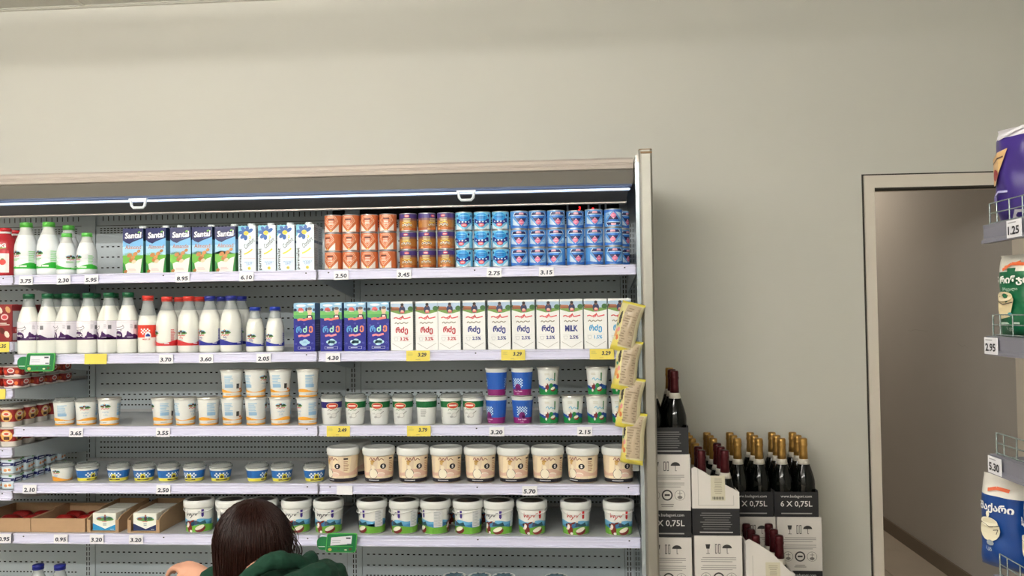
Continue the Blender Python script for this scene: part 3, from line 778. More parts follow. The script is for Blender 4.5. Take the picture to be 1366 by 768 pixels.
def white_milk(word,pct,col):
    W,H=.0875,.19; a=Art(); w=W/2
    a.rect(-w,0,w,H,(240,241,240),0)
    a.poly([(-w,H*.80),(-w*.2,H*.745),(w*.3,H*.75),(w,H*.79),(w,H*.965),(-w,H*.965)],(176,200,224),1)
    a.poly([(-w,H*.80),(-w*.2,H*.745),(w*.3,H*.75),(w,H*.79),(w,H*.835),(-w*.2,H*.82),(-w,H*.83)],(118,158,78),2)
    a.rect(-w*.98,H*.82,-w*.2,H*.862,(150,92,64),3); a.poly([(-w,H*.86),(-w*.15,H*.86),(-w*.3,H*.89),(-w*.9,H*.895)],(176,110,80),3)
    a.ell(w*.8,H*.855,.011,.010,(64,110,58),3,10); a.ell(-w*.95,H*.875,.004,.006,(70,96,60),3,8)
    a.ell(w*.05,H*.835,.0125,.0165,(52,56,92),4,12); a.ell(w*.05,H*.925,.0060,.0085,(120,84,74),5,10); a.ell(w*.05,H*.943,.0064,.0055,(42,36,46),6,8)
    a.rect(-w*.10,H*.765,w*.24,H*.815,(222,120,110),6); a.ell(w*.05,H*.81,.006,.004,(226,190,170),7,8)
    a.line([(-w*.72,H*.66),(-w*.5,H*.675),(-w*.3,H*.655),(-w*.1,H*.67),(w*.1,H*.695),(w*.2,H*.655),(w*.45,H*.66),(w*.8,H*.68)],.0042,(220,84,92),3)
    a.line([(-w*.2,H*.635),(0,H*.65),(w*.1,H*.72)],.0034,(220,84,92),3)
    a.line([(-w*.62,H*.55),(-w*.5,H*.575),(-w*.35,H*.545),(-w*.2,H*.57),(0,H*.55),(w*.2,H*.575),(w*.4,H*.555),(w*.58,H*.575)],.0036,(150,144,132),3)
    a.text(word,0,H*.405 if word!='MILK' else H*.415,.031 if word!='MILK' else .0235,col,3,w=W*.56,bold=.045)
    a.rect(-w*.72,H*.292,w*.78,H*.296,(196,198,200),3); a.rect(-w*.72,H*.178,w*.78,H*.181,(206,208,210),3)
    a.line([(-w*.7,H*.26),(-w*.62,H*.2),(-w*.4,H*.2),(-w*.34,H*.26),(-w*.7,H*.26)],.001,(180,182,186),3)
    a.text(pct+'%',w*.22,H*.235,.0135,col,3,bold=.03)
    a.line([(-w*.86,H*.145),(0,H*.03),(w*.86,H*.145)],.0016,(178,176,172),3)
    s=Art(); s.rect(-.034,0,.034,H,(214,216,218),0); s.rect(-.034,H*.8,.034,H*.965,(150,164,172),1); s.bars(-.026,.02,.026,.14,16,(160,160,164),1,fill=.4)
    return a,s
RED,NAVY,SKY=(190,54,66),(44,58,136),(80,168,220)
K_W={}
for kk,(wd,pc,c) in {'r':('რძე','3.2',RED),'n':('რძე','2.5',NAVY),'m':('MILK','2.5',NAVY),'s':('რძე','1.5',SKY)}.items():
    a,s=white_milk(wd,pc,c); K_W[kk]=carton('milk_carton',.0875,.19,.068,a,(226,227,226),(228,228,226),None,s)
def choc():
    W,H=.10,.15; a=Art(); w=W/2
    a.rect(-w,0,w,H,(138,40,42),0); a.ell(.02,.1,.016,.013,(226,190,190),2); a.ell(.02,.1,.011,.008,(196,70,76),3)
    a.bars(0,.066,.042,.078,2,(226,214,206),3)
    for u,v,c in ((-.02,.03,(208,176,140)),(.03,.03,(226,208,190)),(.01,.045,(96,40,34)),(.034,.13,(206,160,110)),(.0,.128,(230,216,200))): a.ell(u,v,.010,.015,c,2,8,rot=.5)
    s=Art(); s.rect(-.04,0,.04,H,(150,44,48),0); s.rect(-.034,.06,.034,.125,(176,178,184),1); s.rect(-.034,.006,.034,.034,(196,190,190),1); s.rect(-.02,.04,.02,.052,(206,120,120),1)
    return a,s
a,s=choc(); K_CC=carton('chocolate_drink_pack',.10,.15,.08,a,(140,44,46),(160,60,56),None,s)

# --- cans
def can(name,H,R,art):
    k=Kind(name,'can')
    k.part('can_body',MB().lathe([(R*.93,0),(R*.99,.0005),(R,.002),(R*.985,.0045),(R*.985,H-.0045),(R,H-.002),(R*.99,H-.0005),(R*.95,H-.0005),(R*.94,H-.003),(0,H-.003)],26),M_TIN)
    k.part('label_print',art.wrap(cone(R*.988,R*.988,H)),PRINTG); return k
def can_orange():
    R,H=.0345,.0722; a=Art(); w=PI*R
    a.rect(-w,.004,w,H-.0035,(206,112,66),1)
    for o in (0,w,-w):
        cr=(244,206,178)
        a.poly([(o-.026,.050),(o-.018,.064),(o+.018,.064),(o+.026,.050),(o,.018)],(214,120,80),2)
        pts=[(o-.016,.064),(o-.027,.046),(o,.015),(o+.027,.046),(o+.016,.064),(o-.016,.064)]
        a.line(pts,.0018,cr,3); a.line([(o-.012,.060),(o-.021,.046),(o,.022),(o+.021,.046),(o+.012,.060),(o-.012,.060)],.0012,cr,3)
        a.rect(o-.012,.050,o+.012,.055,(96,44,34),3); a.bars(o-.013,.031,o+.013,.048,3,(250,216,200),4,center=True)
        a.poly([(o-.031,.005),(o-.004,.005),(o-.031,.034)],(240,232,224),3); a.poly([(o+.031,.005),(o+.004,.005),(o+.031,.034)],(240,232,224),3)
        a.ell(o,.008,.0035,.003,(240,200,90),4,8)
    return a
K_CO=can('condensed_milk_can',.0722,.0345,can_orange())
def can_brown():
    R,H=.0345,.0722; a=Art(); w=PI*R
    a.rect(-w,.004,w,H-.0035,(176,116,54),1); a.rect(-w,.050,w,H-.0035,(74,56,128),2); a.rect(-w,.043,w,.052,(128,86,90),2); a.rect(-w,.004,w,.014,(160,84,42),2)
    for o in (0,w,-w):
        a.ell(o,.060,.010,.005,(214,70,84),3,12); a.rect(o-.006,.0588,o+.006,.0612,(244,214,214),4)
        a.bars(o-.017,.036,o+.017,.052,3,(216,200,150),3,center=True,fill=.55); a.line([(o-.018,.036),(o-.006,.032),(o+.006,.036),(o+.018,.032)],.003,(236,206,80),4)
        for i in range(5): a.ell(o-.016+i*.008,.024+.003*(i%2),.0042,.0042,(236,228,210),4,8); a.ell(o-.016+i*.008,.024+.003*(i%2),.0024,.0024,(60,52,70),5,6)
        a.ell(o+.004,.010,.017,.0045,(206,120,60),3,10); a.ell(o-.018,.009,.006,.004,(230,180,120),4,8)
    return a
K_CB=can('condensed_milk_can',.0722,.0345,can_brown())
def can_cyan():
    R,H=.0335,.0722; a=Art(); w=PI*R
    a.rect(-w,.004,w,H-.0035,(120,200,236),1)
    for o in (0,w,-w):
        a.poly([(o-.032,.028),(o-.024,.028),(o,.012),(o+.024,.028),(o+.032,.028),(o+.032,.044),(o-.032,.044)],(34,44,140),2)
        a.ell(o,.050,.0245,.0165,(40,152,226),3,16); a.line([(o-.018,.056),(o+.018,.056)],.0018,(120,206,244),4); a.bars(o-.018,.042,o+.018,.054,2,(24,104,190),4,center=True)
        for i in range(4): a.ell(o-.019+i*.0125,.032,.0036,.003,(210,232,246),4,6)
        a.ell(o,.0195,.0125,.0082,(34,44,140),4,14); a.ell(o,.0195,.0112,.007,(222,92,104),5,14); a.bars(o-.007,.017,o+.007,.022,2,(248,222,222),6,center=True)
        a.poly([(o-.033,.004),(o-.008,.004),(o-.033,.026)],(226,242,250),3); a.poly([(o+.033,.004),(o+.008,.004),(o+.033,.026)],(226,242,250),3)
        for d in (-.03,.03): a.poly([(o+d,.050),(o+d+.005,.056),(o+d,.062),(o+d-.005,.056)],(30,40,130),3)
    return a
K_CC2=can('condensed_milk_can',.0722,.0335,can_cyan())
def can_blue():
    R,H=.0348,.0722; a=Art(); w=PI*R
    a.rect(-w,.004,w,H-.0035,(84,152,220),1); a.rect(-w,.004,w,.016,(52,116,204),2)
    for o in (0,w,-w):
        a.poly([(o-.028,.052),(o-.014,.030),(o,.016),(o+.014,.030),(o+.028,.052),(o+.028,.063),(o-.028,.063)],(36,38,96),2)
        a.poly([(o-.024,.050),(o+.024,.050),(o+.019,.042),(o-.019,.042)],(44,124,218),3); a.rect(o-.026,.050,o+.026,.053,(190,220,244),4)
        a.poly([(o-.010,.056),(o+.010,.056),(o+.008,.064),(o-.008,.064)],(226,168,186),3)
        a.line([(o-.031,.050),(o-.027,.060),(o-.023,.064)],.0024,(232,242,250),4); a.line([(o+.031,.050),(o+.027,.060),(o+.023,.064)],.0024,(232,242,250),4)
        a.poly([(o-.012,.026),(o,.013),(o+.012,.026),(o,.040)],(240,206,218),4); a.ell(o,.026,.010,.0095,(222,118,158),5,14); a.line([(o-.006,.026),(o+.006,.026)],.0015,(246,214,226),6)
        a.poly([(o-.034,.016),(o-.034,.044),(o-.006,.012)],(190,214,236),3); a.poly([(o+.034,.016),(o+.034,.044),(o+.006,.012)],(150,192,230),3)
        a.ell(o+.020,.022,.0022,.002,(40,50,110),5,6)
    return a
K_CBL=can('condensed_milk_can',.0722,.0348,can_blue())

# --- cups and tubs
def cup(name,r0,r1,H,art,lid='foil',lidmat=None,rim=.004,cat='cup',step=.26):
    k=Kind(name,cat); zz=min(H*.90,H-.0125)
    k.part('cup_body',MB().lathe([(r0*.93,0),(r0,.003),(r1*.97,zz),(r1*.97,H-.010),(r1,H-.009),(r1,H-.002),(r1+.0015,H-.001),(r1+.0015,H),(r1*.92,H),(r1*.9,H-.004),(0,H-.0045)],28,mis=[0]*8+[1,1,1]),[M_CUPW,mat('cup_inner_top',(168,166,158),.5)])
    f=lambda v: (r0+r1)/2 if v is None else r0+(r1*.97-r0)*max(0,v-.003)/(zz-.003)
    k.part('label_print',art.wrap(f,step,eps=.0004),PRINTG)
    if lid=='dome':
        k.part('clear_lid',MB().lathe([(r1+.0025,H-.005),(r1+.0028,H+.001),(r1*.93,H+.002),(r1*.9,H+.009),(r1*.86,H+.010),(0,H+.0105)],28),M_LIDC)
    elif lid=='foil':
        rg=random.Random(5); mb=MB(); n=36
        vs=[(0,0,H+.001)]; 
        for rr,zz in ((r1*.6,H+.001),(r1+.001,H+.0012),(r1+.0028,H-.003)):
            for i in range(n): vs.append(((rr+rg.uniform(0,.0007))*math.sin(2*PI*i/n),-(rr+rg.uniform(0,.0007))*math.cos(2*PI*i/n),zz+rg.uniform(-.0004,.0008)))
        fs=[(0,1+i,1+(i+1)%n) for i in range(n)]
        for q in range(2): fs+=[(1+q*n+i,1+(q+1)*n+i,1+(q+1)*n+(i+1)%n,1+q*n+(i+1)%n) for i in range(n)]
        mb.add(vs,fs,WHITE,0,False)
        t=.6; 
        mb.add([((r1-.004)*math.sin(t-.25),-(r1-.004)*math.cos(t-.25),H+.002),((r1-.004)*math.sin(t+.25),-(r1-.004)*math.cos(t+.25),H+.002),((r1+.011)*math.sin(t),-(r1+.011)*math.cos(t),H+.003)],[(0,1,2)])
        k.part('foil_lid',mb,lidmat or mat('foil_silver',(205,203,196),.3,.55))
    return k
def yog_art():
    r0,r1,H=.0355,.0435,.112; R=(r0+r1)/2; w=PI*R; a=Art(); og=(240,170,60)
    wave(a,R,.020,.028,.006,og,1,ph=.4); a.rect(-w,0.001,w,.007,og,1)
    for o in (0,):
        cowlogo(a,o,.082,.040,2); a.text('იოგურტი',o+.002,.056,.008,(110,165,205),3,w=.026); a.text('2.5%',o+.002,.044,.006,(120,170,205),3); a.bars(o-.012,.0105,o+.012,.014,1,(150,150,150),2)
    for o in (-.068,.062):
        a.bars(o-.017,.045,o+.017,.092,8,(160,196,222),2,fill=.55); a.rect(o-.017,.04,o+.017,.052,(150,190,222),2)
        a.text('200 გ',o,.026,.006,(250,226,170),3); a.bars(o-.016,.0105,o+.012,.014,1,(160,150,140),2)
    a.rect(.092,.036,.104,.056,(60,60,60),2) ; a.ell(.11,.034,.005,.005,(210,110,60),2,8)
    return a,(r0,r1,H)
a,d=yog_art(); a.scale_v(.96); K_YO=cup('yoghurt_cup',d[0],d[1],.1075,a,'foil')
K_YD=cup('yoghurt_cup',d[0],d[1],.098,a.scale_v(.92),'dome')
def band_art(bc):
    r0,r1,H=.0345,.0425,.108; R=(r0+r1)/2; w=PI*R; a=Art()
    a.rect(-w,.066,w,.090,bc,1)
    for o in (0,w,-w):
        if abs(o)<.01:
            a.ell(o,.074,.0225,.0125,(236,214,160),2,18); a.ell(o,.074,.0205,.0108,(206,72,58),3,18); a.bars(o-.016,.070,o+.016,.079,1,(246,232,220),4,center=True,fill=.6)
            a.line([(o-.018,.055),(o-.012,.061),(o-.006,.056),(o+.002,.060),(o+.010,.057),(o+.018,.060)],.002,(70,130,90) if bc[1]>60 else (110,110,120),2)
            a.text('20%',o-.014,.044,.006,(150,152,150),2)
            a.ell(o+.006,.036,.0115,.0095,(196,196,192),2,14); a.ell(o+.006,.037,.009,.0072,(226,226,222),3,14); a.line([(o+.014,.043),(o+.026,.053)],.0022,(120,120,116),3)
            a.ell(o-.006,.030,.006,.004,(180,182,180),4,8)
        else: a.bars(o-.012,.03,o+.012,.06,6,(176,178,176),2,fill=.6)
    a.rect(-.045 -.012,.028,-.045+.0,.058,(205,206,204),2)
    return a,(r0,r1,H)
a,d=band_art((22,104,56)); K_GB=cup('sour_cream_cup',d[0],d[1],d[2],a,'dome'); a,d=band_art((40,30,110)); K_PB=cup('sour_cream_cup',d[0],d[1],d[2],a,'dome')
def bluecup_art(light):
    r0,r1,H=.0335,.0425,.107; R=(r0+r1)/2; w=PI*R; a=Art(); b=(40,110,190) if light else (36,92,184)
    a.rect(-w,.026,w,.092,b,1); a.rect(-w,.003,w,.026,(140,34,112),1)
    for o in (0,w,-w):
        for i in range(8):
            for j in range(7):
                if (i+j)%2==0: a.rect(o-.020+i*.005,.034+j*.005,o-.015+i*.005,.039+j*.005,(196,224,242),2)
        a.ell(o,.034,.012,.014,(116,28,110),3,14); a.rect(o-.012,.02,o+.012,.034,(116,28,110),3)
        a.text('Sour Cream',o,.0195,.006,(240,214,236),4,w=.034,bold=.02); a.text('15%',o,.010,.0055,(230,200,228),4)
    return a,(r0,r1,H)
a,d=bluecup_art(0); K_BC=cup('sour_cream_cup',d[0],d[1],d[2],a,'none')
def cow_art():
    r0,r1,H=.0345,.0425,.107; R=(r0+r1)/2; w=PI*R; a=Art()
    a.rect(-w,.003,w,.024,(30,140,72),1); wave(a,R,.022,.040,.004,(40,80,160),1,k=3); wave(a,R,.018,.027,.004,(30,140,72),2,k=4)
    for o in (.004,.004+w,.004-w):
        a.line([(o-.014,.062),(o-.006,.068),(o-.002,.058),(o+.006,.066),(o+.012,.060),(o+.020,.064)],.003,(120,190,220),2); a.bars(o-.018,.078,o+.004,.088,2,(206,204,190),2)
        a.rect(o+.018,.056,o+.0225,.088,(30,120,60),2)
        a.ell(o-.010,.034,.007,.014,(120,40,40),3,10); a.ell(o-.016,.044,.007,.005,(240,236,230),4,8); a.ell(o-.014,.020,.004,.006,(240,236,230),4,8); a.ell(o-.02,.036,.005,.005,(225,225,230),3,8)
        a.ell(o+.006,.038,.008,.010,(34,130,66),3,10); a.ell(o+.014,.024,.0105,.008,(140,40,44),4,12); a.ell(o+.013,.028,.0095,.0052,(236,232,214),5,12,rot=.4); a.ell(o+.022,.040,.004,.006,(30,60,130),3,8)
    return a,(r0,r1,H)
a,d=cow_art(); K_CW=cup('yoghurt_cup',d[0],d[1],d[2],a,'foil')
def low_art(kind):
    r0,r1,H=.0345,.0435,.060; R=(r0+r1)/2; w=PI*R; a=Art()
    if kind=='o':
        wave(a,R,.002,.014,.007,(240,166,60),1,ph=2.6); cowlogo(a,-.006,.042,.03,2); a.bars(-.014,.018,.002,.028,2,(150,180,205),2)
    else:
        a.rect(-w,.016,w,.045,(34,104,178),1); a.rect(-w,.003,w,.0145,(226,216,76),1)
        for o in (0,w*.99):
            for i in range(9):
                for j in range(3):
                    if (i+j)%2: a.rect(o-.029+i*.0064,.018+j*.0064,o-.0226+i*.0064,.0244+j*.0064,(226,236,244),2)
            a.ell(o,.022,.0095,.011,(228,216,70),3,12); a.rect(o-.0095,.010,o+.0095,.022,(228,216,70),3); a.poly([(o-.006,.016),(o+.006,.016),(o+.006,.023),(o,.028),(o-.006,.023)],(70,66,40),4)
            a.rect(o-.024,.007,o+.024,.0115,(70,66,40),3)
    return a,(r0,r1,H)
a,d=low_art('o'); K_LO=cup('curd_cup',d[0],d[1],d[2],a,'dome'); a,d=low_art('b'); K_LB=cup('curd_cup',d[0],d[1],d[2],a,'dome')
def tub(name,r0,r1,H,art,base=(236,206,170),topdark=False):
    k=Kind(name,'tub'); lh=.026
    k.part('tub_body',MB().lathe([(r0*.95,0),(r0,.004),(r1,H-lh),(r1,H-.01)],32),mat('tub_%d_%d_%d'%base,base,.35,noise=.02))
    f=lambda v:(r0+r1)/2 if v is None else r0+(r1-r0)*(v-.004)/(H-lh-.004)
    k.part('label_print',art.wrap(f,.2,eps=.0004),PRINTG)
    R=r1+.0055
    k.part('lid',MB().lathe([(r1+.001,H-lh-.004),(R-.0015,H-lh-.004),(R,H-lh),(R+.0008,H-.010),(R-.001,H-.003),(R-.005,H),(R-.011,H-.001),(R-.013,H-.004),(0,H-.004)],36),M_CUPW)
    if topdark:
        a=Art(); a.ell(0,0,R-.015,R-.015,(70,64,56),1,24); a.ell(.008,.005,.03,.016,(40,36,34),2,14,rot=.4); a.ell(-.016,-.006,.02,.012,(120,112,100),3,12); a.ell(.014,-.018,.018,.008,(96,70,52),3,12,rot=-.3)
        k.part('lid_print',a.flat(lambda u,v,e:(u,v,H-.004+e)),PRINTG)
        hp=[]
        for i in range(13):
            t=PI*i/12; hp.append((-(r1+.004)*math.cos(t),-(r1+.006)*math.sin(t),H-.034-.012*math.sin(t)))
        k.part('handle',MB().tube(hp,.0016,6),M_CUPW)
    return k
def cheese_art():
    r0,r1,H=.0535,.0585,.121; R=.056; w=PI*R; a=Art()
    a.rect(-w,.003,w,.0185,(30,30,42),1); a.rect(-w,.0185,w,H-.003,(232,212,184),1)
    for i in range(14):
        t=-w+2*w*i/14
        if i%2: a.poly([(t,.02),(t+.02,.02),(t+.03,.11),(t+.008,.11)],(244,226,192),2)
    wave(a,R,.030,.052,.010,(226,188,166),3,k=3,ph=1)
    for o in (0,w,-w):
        a.line([(o-.026,.100),(o-.020,.110),(o-.014,.098),(o-.008,.108),(o-.002,.098),(o+.005,.112),(o+.010,.098),(o+.018,.106),(o+.028,.098)],.0028,(150,90,88),5)
        a.ell(o-.016,.086,.006,.008,(214,176,110),5,10); a.ell(o-.014,.094,.009,.005,(196,150,80),5,8)
        a.ell(o-.012,.040,.0175,.0215,(52,46,48),5,16); a.ell(o-.012,.040,.016,.020,(246,236,214),6,16); a.ell(o-.012,.066,.007,.010,(246,232,206),6,10)
        a.ell(o+.016,.036,.017,.010,(250,240,226),5,14); a.ell(o+.016,.034,.017,.008,(238,206,190),6,14)
        a.ell(o+.026,.072,.0115,.0115,(24,24,34),5,18); a.text('S',o+.026,.072,.013,(244,240,232),7,bold=.05)
        a.bars(o-.034,.0085,o+.03,.0145,1,(206,206,212),3)
        a.rect(o+.05,.1,o+.066,.107,(60,50,50),5); a.bars(o+.05,.05,o+.07,.095,6,(190,150,120),5)
    return a
K_TB=tub('cheese_tub',.0535,.0585,.134,cheese_art().scale_v(.895))
def bucket_art(red):
    r0,r1,H=.050,.0545,.119; R=.0522; w=PI*R; a=Art()
    a.rect(-w,.004,w,.030,(112,176,62),1); wave(a,R,.028,.036,.004,(112,176,62),2,k=3)
    wave(a,R,.032,.062,.004,(110,180,220),1,k=4); wave(a,R,.03,.050,.005,(66,140,200),1,k=3,ph=2)
    col=(196,60,62) if red else (70,72,84); st=(200,40,40) if red else (72,52,140)
    for o in (-.006,-.006+w,-.006-w):
        a.line([(o-.026,.100),(o-.026,.080),(o-.020,.090),(o-.014,.080),(o-.012,.094),(o-.006,.078),(o-.012,.070),(o+.0,.084),(o+.006,.094),(o+.010,.082),(o+.018,.096),(o+.026,.098)],.0024,col,4)
        a.rect(o+.030,.078,o+.039,.108,st,4); a.poly([(o+.030,.078),(o+.039,.078),(o+.0345,.072)],st,4)
        # cow
        a.ell(o-.016,.024,.011,.020,(122,42,38),5,12); a.ell(o-.018,.048,.010,.008,(122,42,38),5,10,rot=-.4); a.ell(o-.030,.046,.005,.007,(60,34,34),6,8); a.ell(o-.004,.056,.010,.004,(122,42,38),6,8,rot=.5)
        a.ell(o-.022,.040,.006,.010,(240,234,226),6,10); a.ell(o-.026,.030,.007,.005,(244,214,206),6,8); a.ell(o-.01,.010,.006,.006,(240,234,226),6,8)
        # milkmaid and hills
        a.poly([(o+.0,.040),(o+.014,.056),(o+.026,.050),(o+.044,.058),(o+.05,.04)],(42,84,96),4); a.ell(o+.010,.050,.005,.012,(70,80,110),5,8); a.ell(o+.010,.063,.0045,.005,(236,226,210),6,8)
        # wooden bowl of curd
        a.ell(o+.026,.020,.021,.0155,(122,44,40),5,16,rot=.35); a.ell(o+.024,.026,.019,.009,(238,232,212),6,14,rot=.45)
    for o in (.085,-.085): 
        pass
    o=w*.5+.002; a.rect(o-.012,.034,o+.022,.108,(226,228,228),4); a.bars(o-.010,.038,o+.02,.104,10,(180,184,188),5,fill=.4)
    return a
K_BB=tub('yoghurt_bucket',.050,.0545,.127,bucket_art(False).scale_v(.86),(238,238,234),True)
K_BR=tub('yoghurt_bucket',.050,.0545,.127,bucket_art(True).scale_v(.86),(238,238,234),True)

# ------------------------------------------------------------------ the products on the shelves
def put(kind,px,z,Y,label,group,rz=0,hm=.08,dz=0):
    return kind.spawn(label,(xat(px,Y,z+hm),Y,z+dz),rz,group)
T='top shelf'
# top shelf
put(K_RB,7,Z1,.055,'red strawberry drink bottle at the far left front of the top shelf','red drink bottles',.1)
put(K_RB,20,Z1,.15,'red strawberry drink bottle half hidden behind the front red one','red drink bottles',.4)
for k,(px,rz,y) in enumerate(((35,-.12,.065),(65,-.18,.065))):
    put(K_HB,px,Z1,y,'tall white bottle with green cap, %s one in the front of the top shelf'%('left' if k==0 else 'right'),'tall white green-capped bottles',rz)
put(K_HB,91.5,Z1,.20,'tall white green-capped bottle standing behind the small bottles','tall white green-capped bottles',.3)
put(K_HS,89,Z1,.06,'small white bottle with green cap beside the tall ones','small white green-capped bottles',1.2)
put(K_HS,116,Z1,.06,'small white green-capped bottle at the right end of its group','small white green-capped bottles',-.25)
for k,px in enumerate((183.3,214,246,275,305.5)):
    (put)(K_SB if k==2 else K_SA,px-1,Z1,.055,('blue and green almond drink carton marked Amande, cap on the left' if k==2 else 'blue and green almond drink carton, %s from the left of five'%ORD[k]),'almond drink cartons',(.02,-.03,.03,-.02,.0)[k],.09)
for k,px in enumerate((333.5,359.5,385,410)):
    put(K_PA,px,Z1,.055,'white milk carton with blue flower, %s from the left of four'%ORD[k],'white flower milk cartons',(0,.02,-.02,.03)[k],.09)
put(K_PA,416,Z1,.13,'white flower milk carton standing behind the rightmost one','white flower milk cartons',.02,.09)
LAY=['bottom','middle','upper']
def stackcans(kind,cols,desc,group,Y=.052,H=.0722,rots=None,dys=None,flip=()):
    n=0
    for j in range(3):
        for i,px in enumerate(cols):
            rg=random.Random(hash((desc[:4].__len__(),i,j)) & 255)
            rz=rots[j][i] if rots else rg.uniform(-.2,.2)
            y=Y+(dys or {}).get((i,j),0)+rg.uniform(-.002,.002)
            loc=(xat(px,y,Z1+.1),y,Z1+.0002+j*(H+.0004)); rot=None
            if (i,j) in flip: loc=(loc[0],loc[1],loc[2]+H); rot=(PI,0,rz+PI)
            kind.spawn('%s, %s layer, %s column from the left'%(desc,LAY[j],ORD[i]),loc,rz,group,rot=rot)
stackcans(K_CO,(445,468.5,493,517.8),'orange condensed milk can','orange condensed milk cans',rots=[[-.15,.05,0,-.35],[-.45,.0,0,-.1],[0,-.1,.0,.0]])
stackcans(K_CB,(544.7,570,595.3),'brown and purple condensed milk can','brown condensed milk cans',rots=[[.0,0,.05],[-.1,.1,.0],[.05,.9,-.2]])
stackcans(K_CC2,(619.3,643.7,668),'light blue condensed milk can','light blue condensed milk cans',Y=.05,rots=[[-.1,-.05,0],[-.25,-.1,0],[.15,.0,-.05]])
stackcans(K_CBL,(693,717.4,742,767.6,792.6,818.3),'dark blue condensed milk can with pink seal','dark blue condensed milk cans',rots=[[0,0,-.3,.3,.5,.1],[0,.05,0,.0,.05,-.1],[.3,.15,.25,.1,.1,.0]],dys={(3,2):.035},flip=((5,2),))
for j in range(3):
    K_CBL.spawn('dark blue condensed milk can in the second row by the case end, %s layer'%LAY[j],(2.44,.128,Z1+.0002+j*.0726),.9,'dark blue condensed milk cans')
# second shelf
for k,(px,rz) in enumerate(((38.5,.35),(63.5,-.96),(89.8,-.35),(117.8,.2),(145.5,-.45),(171,.15))):
    put(K_G2 if k==3 else K_G1,px,Z2,.062,'clear milk bottle with purple goat label and green cap, %s from the left'%ORD[k],'goat milk bottles',rz,.12)
for k,(px,y) in enumerate(((74,.15),(96,.15),(124,.155),(148,.15))):
    put(K_G1,px+3,Z2,y,'goat milk bottle behind the front row, only its cap showing, %s from left'%ORD[k],'goat milk bottles behind',.4,.12)
put(K_CH,197.5,Z2,.06,'milk bottle with red and white checkered label and red cap','milk bottles with farm labels',.1,.11)
for k,(px,rz,y) in enumerate(((223,-.38,.062),(252,.25,.062))):
    put(K_FR,px,Z2,y,'milk bottle with red wave label and red cap, %s of the front pair'%('left' if k==0 else 'right'),'milk bottles with farm labels',rz,.11)
for k,px in enumerate((237.5,264.5)):
    put(K_FR,px+2,Z2,.155,'red-capped milk bottle in the second row, %s one'%('left' if k==0 else 'right'),'milk bottles behind',.3,.11)
for k,(px,rz) in enumerate(((280.3,.03),(308.3,.35))):
    put(K_FB,px,Z2,.062,'milk bottle with blue wave label and navy cap, %s of the front pair'%('left' if k==0 else 'right'),'milk bottles with farm labels',rz,.11)
for k,px in enumerate((294,320)):
    put(K_FB,px+2,Z2,.155,'navy-capped milk bottle in the second row, %s one'%('left' if k==0 else 'right'),'milk bottles behind',.6,.11)
put(K_FS,340.3,Z2,.06,'small milk bottle with blue label, left one of two','small blue milk bottles',.45,.09)
put(K_FS,367,Z2,.06,'small milk bottle with blue label, right one of two','small blue milk bottles',.14,.09)
for k,(px,rz) in enumerate(((410,-.03),(445,0),(476.5,.01),(507.3,0))):
    put(K_KID,px,Z2,.058,'dark blue milk carton with farm boy picture, %s from the left'%ORD[k],'dark blue milk cartons',rz,.09)
wl=[('r',538.5),('r',571.5),('r',601),('n',634),('n',667),('n',699),('n',731.7),('m',762.3),('s',794.5),('s',826)]
nm={'r':'red lettering','n':'navy Georgian lettering','m':'the English word MILK in navy','s':'sky blue lettering'}; cnt={}
for k,(t,px) in enumerate(wl):
    cnt[t]=cnt.get(t,0)+1
    put(K_W[t],px,Z2,.058,'white milk carton with %s%s'%(nm[t],'' if t=='m' else ', %s from left'%ORD[cnt[t]-1]),'white milk cartons',random.uniform(-.03,.03),.09)
# third shelf
for k,(px,rz,kd) in enumerate(((86.5,2.0,K_YD),(115.5,.35,K_YD),(146,.1,K_YO))):
    put(kd,px,Z3,.075 if k<2 else .062,'white and orange yoghurt cup at the left end of the third shelf, %s of three'%ORD[k],'orange yoghurt cups',rz,.05)
ROT=[-.95,1.15,2.4,-1.55,1.75,.35,-.75]
XC=(217.5,247.5,278.5,310,341.5,374.3,410.5)
for k,px in enumerate(XC):
    put(K_YO,px,Z3,.06,'white and orange yoghurt cup in the lower row, %s from the left'%ORD[k],'orange yoghurt cups',ROT[k],.05)
for k,(px,rz) in enumerate(zip((309.5,341.5,373.8,411),(-1.5,1.2,-1.6,2.2))):
    put(K_YO,px,Z3,.06,'white and orange yoghurt cup stacked on top, %s from the left'%ORD[k],'orange yoghurt cups',rz,.17,dz=.1095)
put(K_PB,442.5,Z3,.06,'white sour cream cup with a purple band','banded sour cream cups',.35,.05)
for k,(px,rz) in enumerate(((474.3,-.1),(506.5,-.05),(537.5,-.1),(569,3.0),(601.5,.35),(631.3,-.25))):
    put(K_GB,px,Z3,.06,'white sour cream cup with a green band'+(' turned backwards' if k==4 else ', %s from the left'%ORD[k]),'banded sour cream cups',rz,.05)
for k,(px,j,rz) in enumerate(((662,0,-.75),(697,0,0.02),(662.3,1,1.57),(696.5,1,-.4))):
    put(K_BC,px,Z3,.06,'blue and purple sour cream cup, %s one in the %s row'%('left' if k%2==0 else 'right','lower' if j==0 else 'upper'),'blue and purple sour cream cups',rz,.05+.11*j,dz=j*.108)
for k,(px,j,rz) in enumerate(((732.3,0,0),(764,0,-.1),(796.3,0,.0),(829.5,0,-.4),(731.5,1,.05),(796.5,1,-.25),(829,1,-.3))):
    put(K_CW,px,Z3,.06,'white and green cow yoghurt cup, %s in the %s row from the left'%(ORD[[0,1,2,3,0,1,2][k]],'upper' if j else 'lower'),'cow yoghurt cups',rz,.05+.11*j,dz=j*.1095)
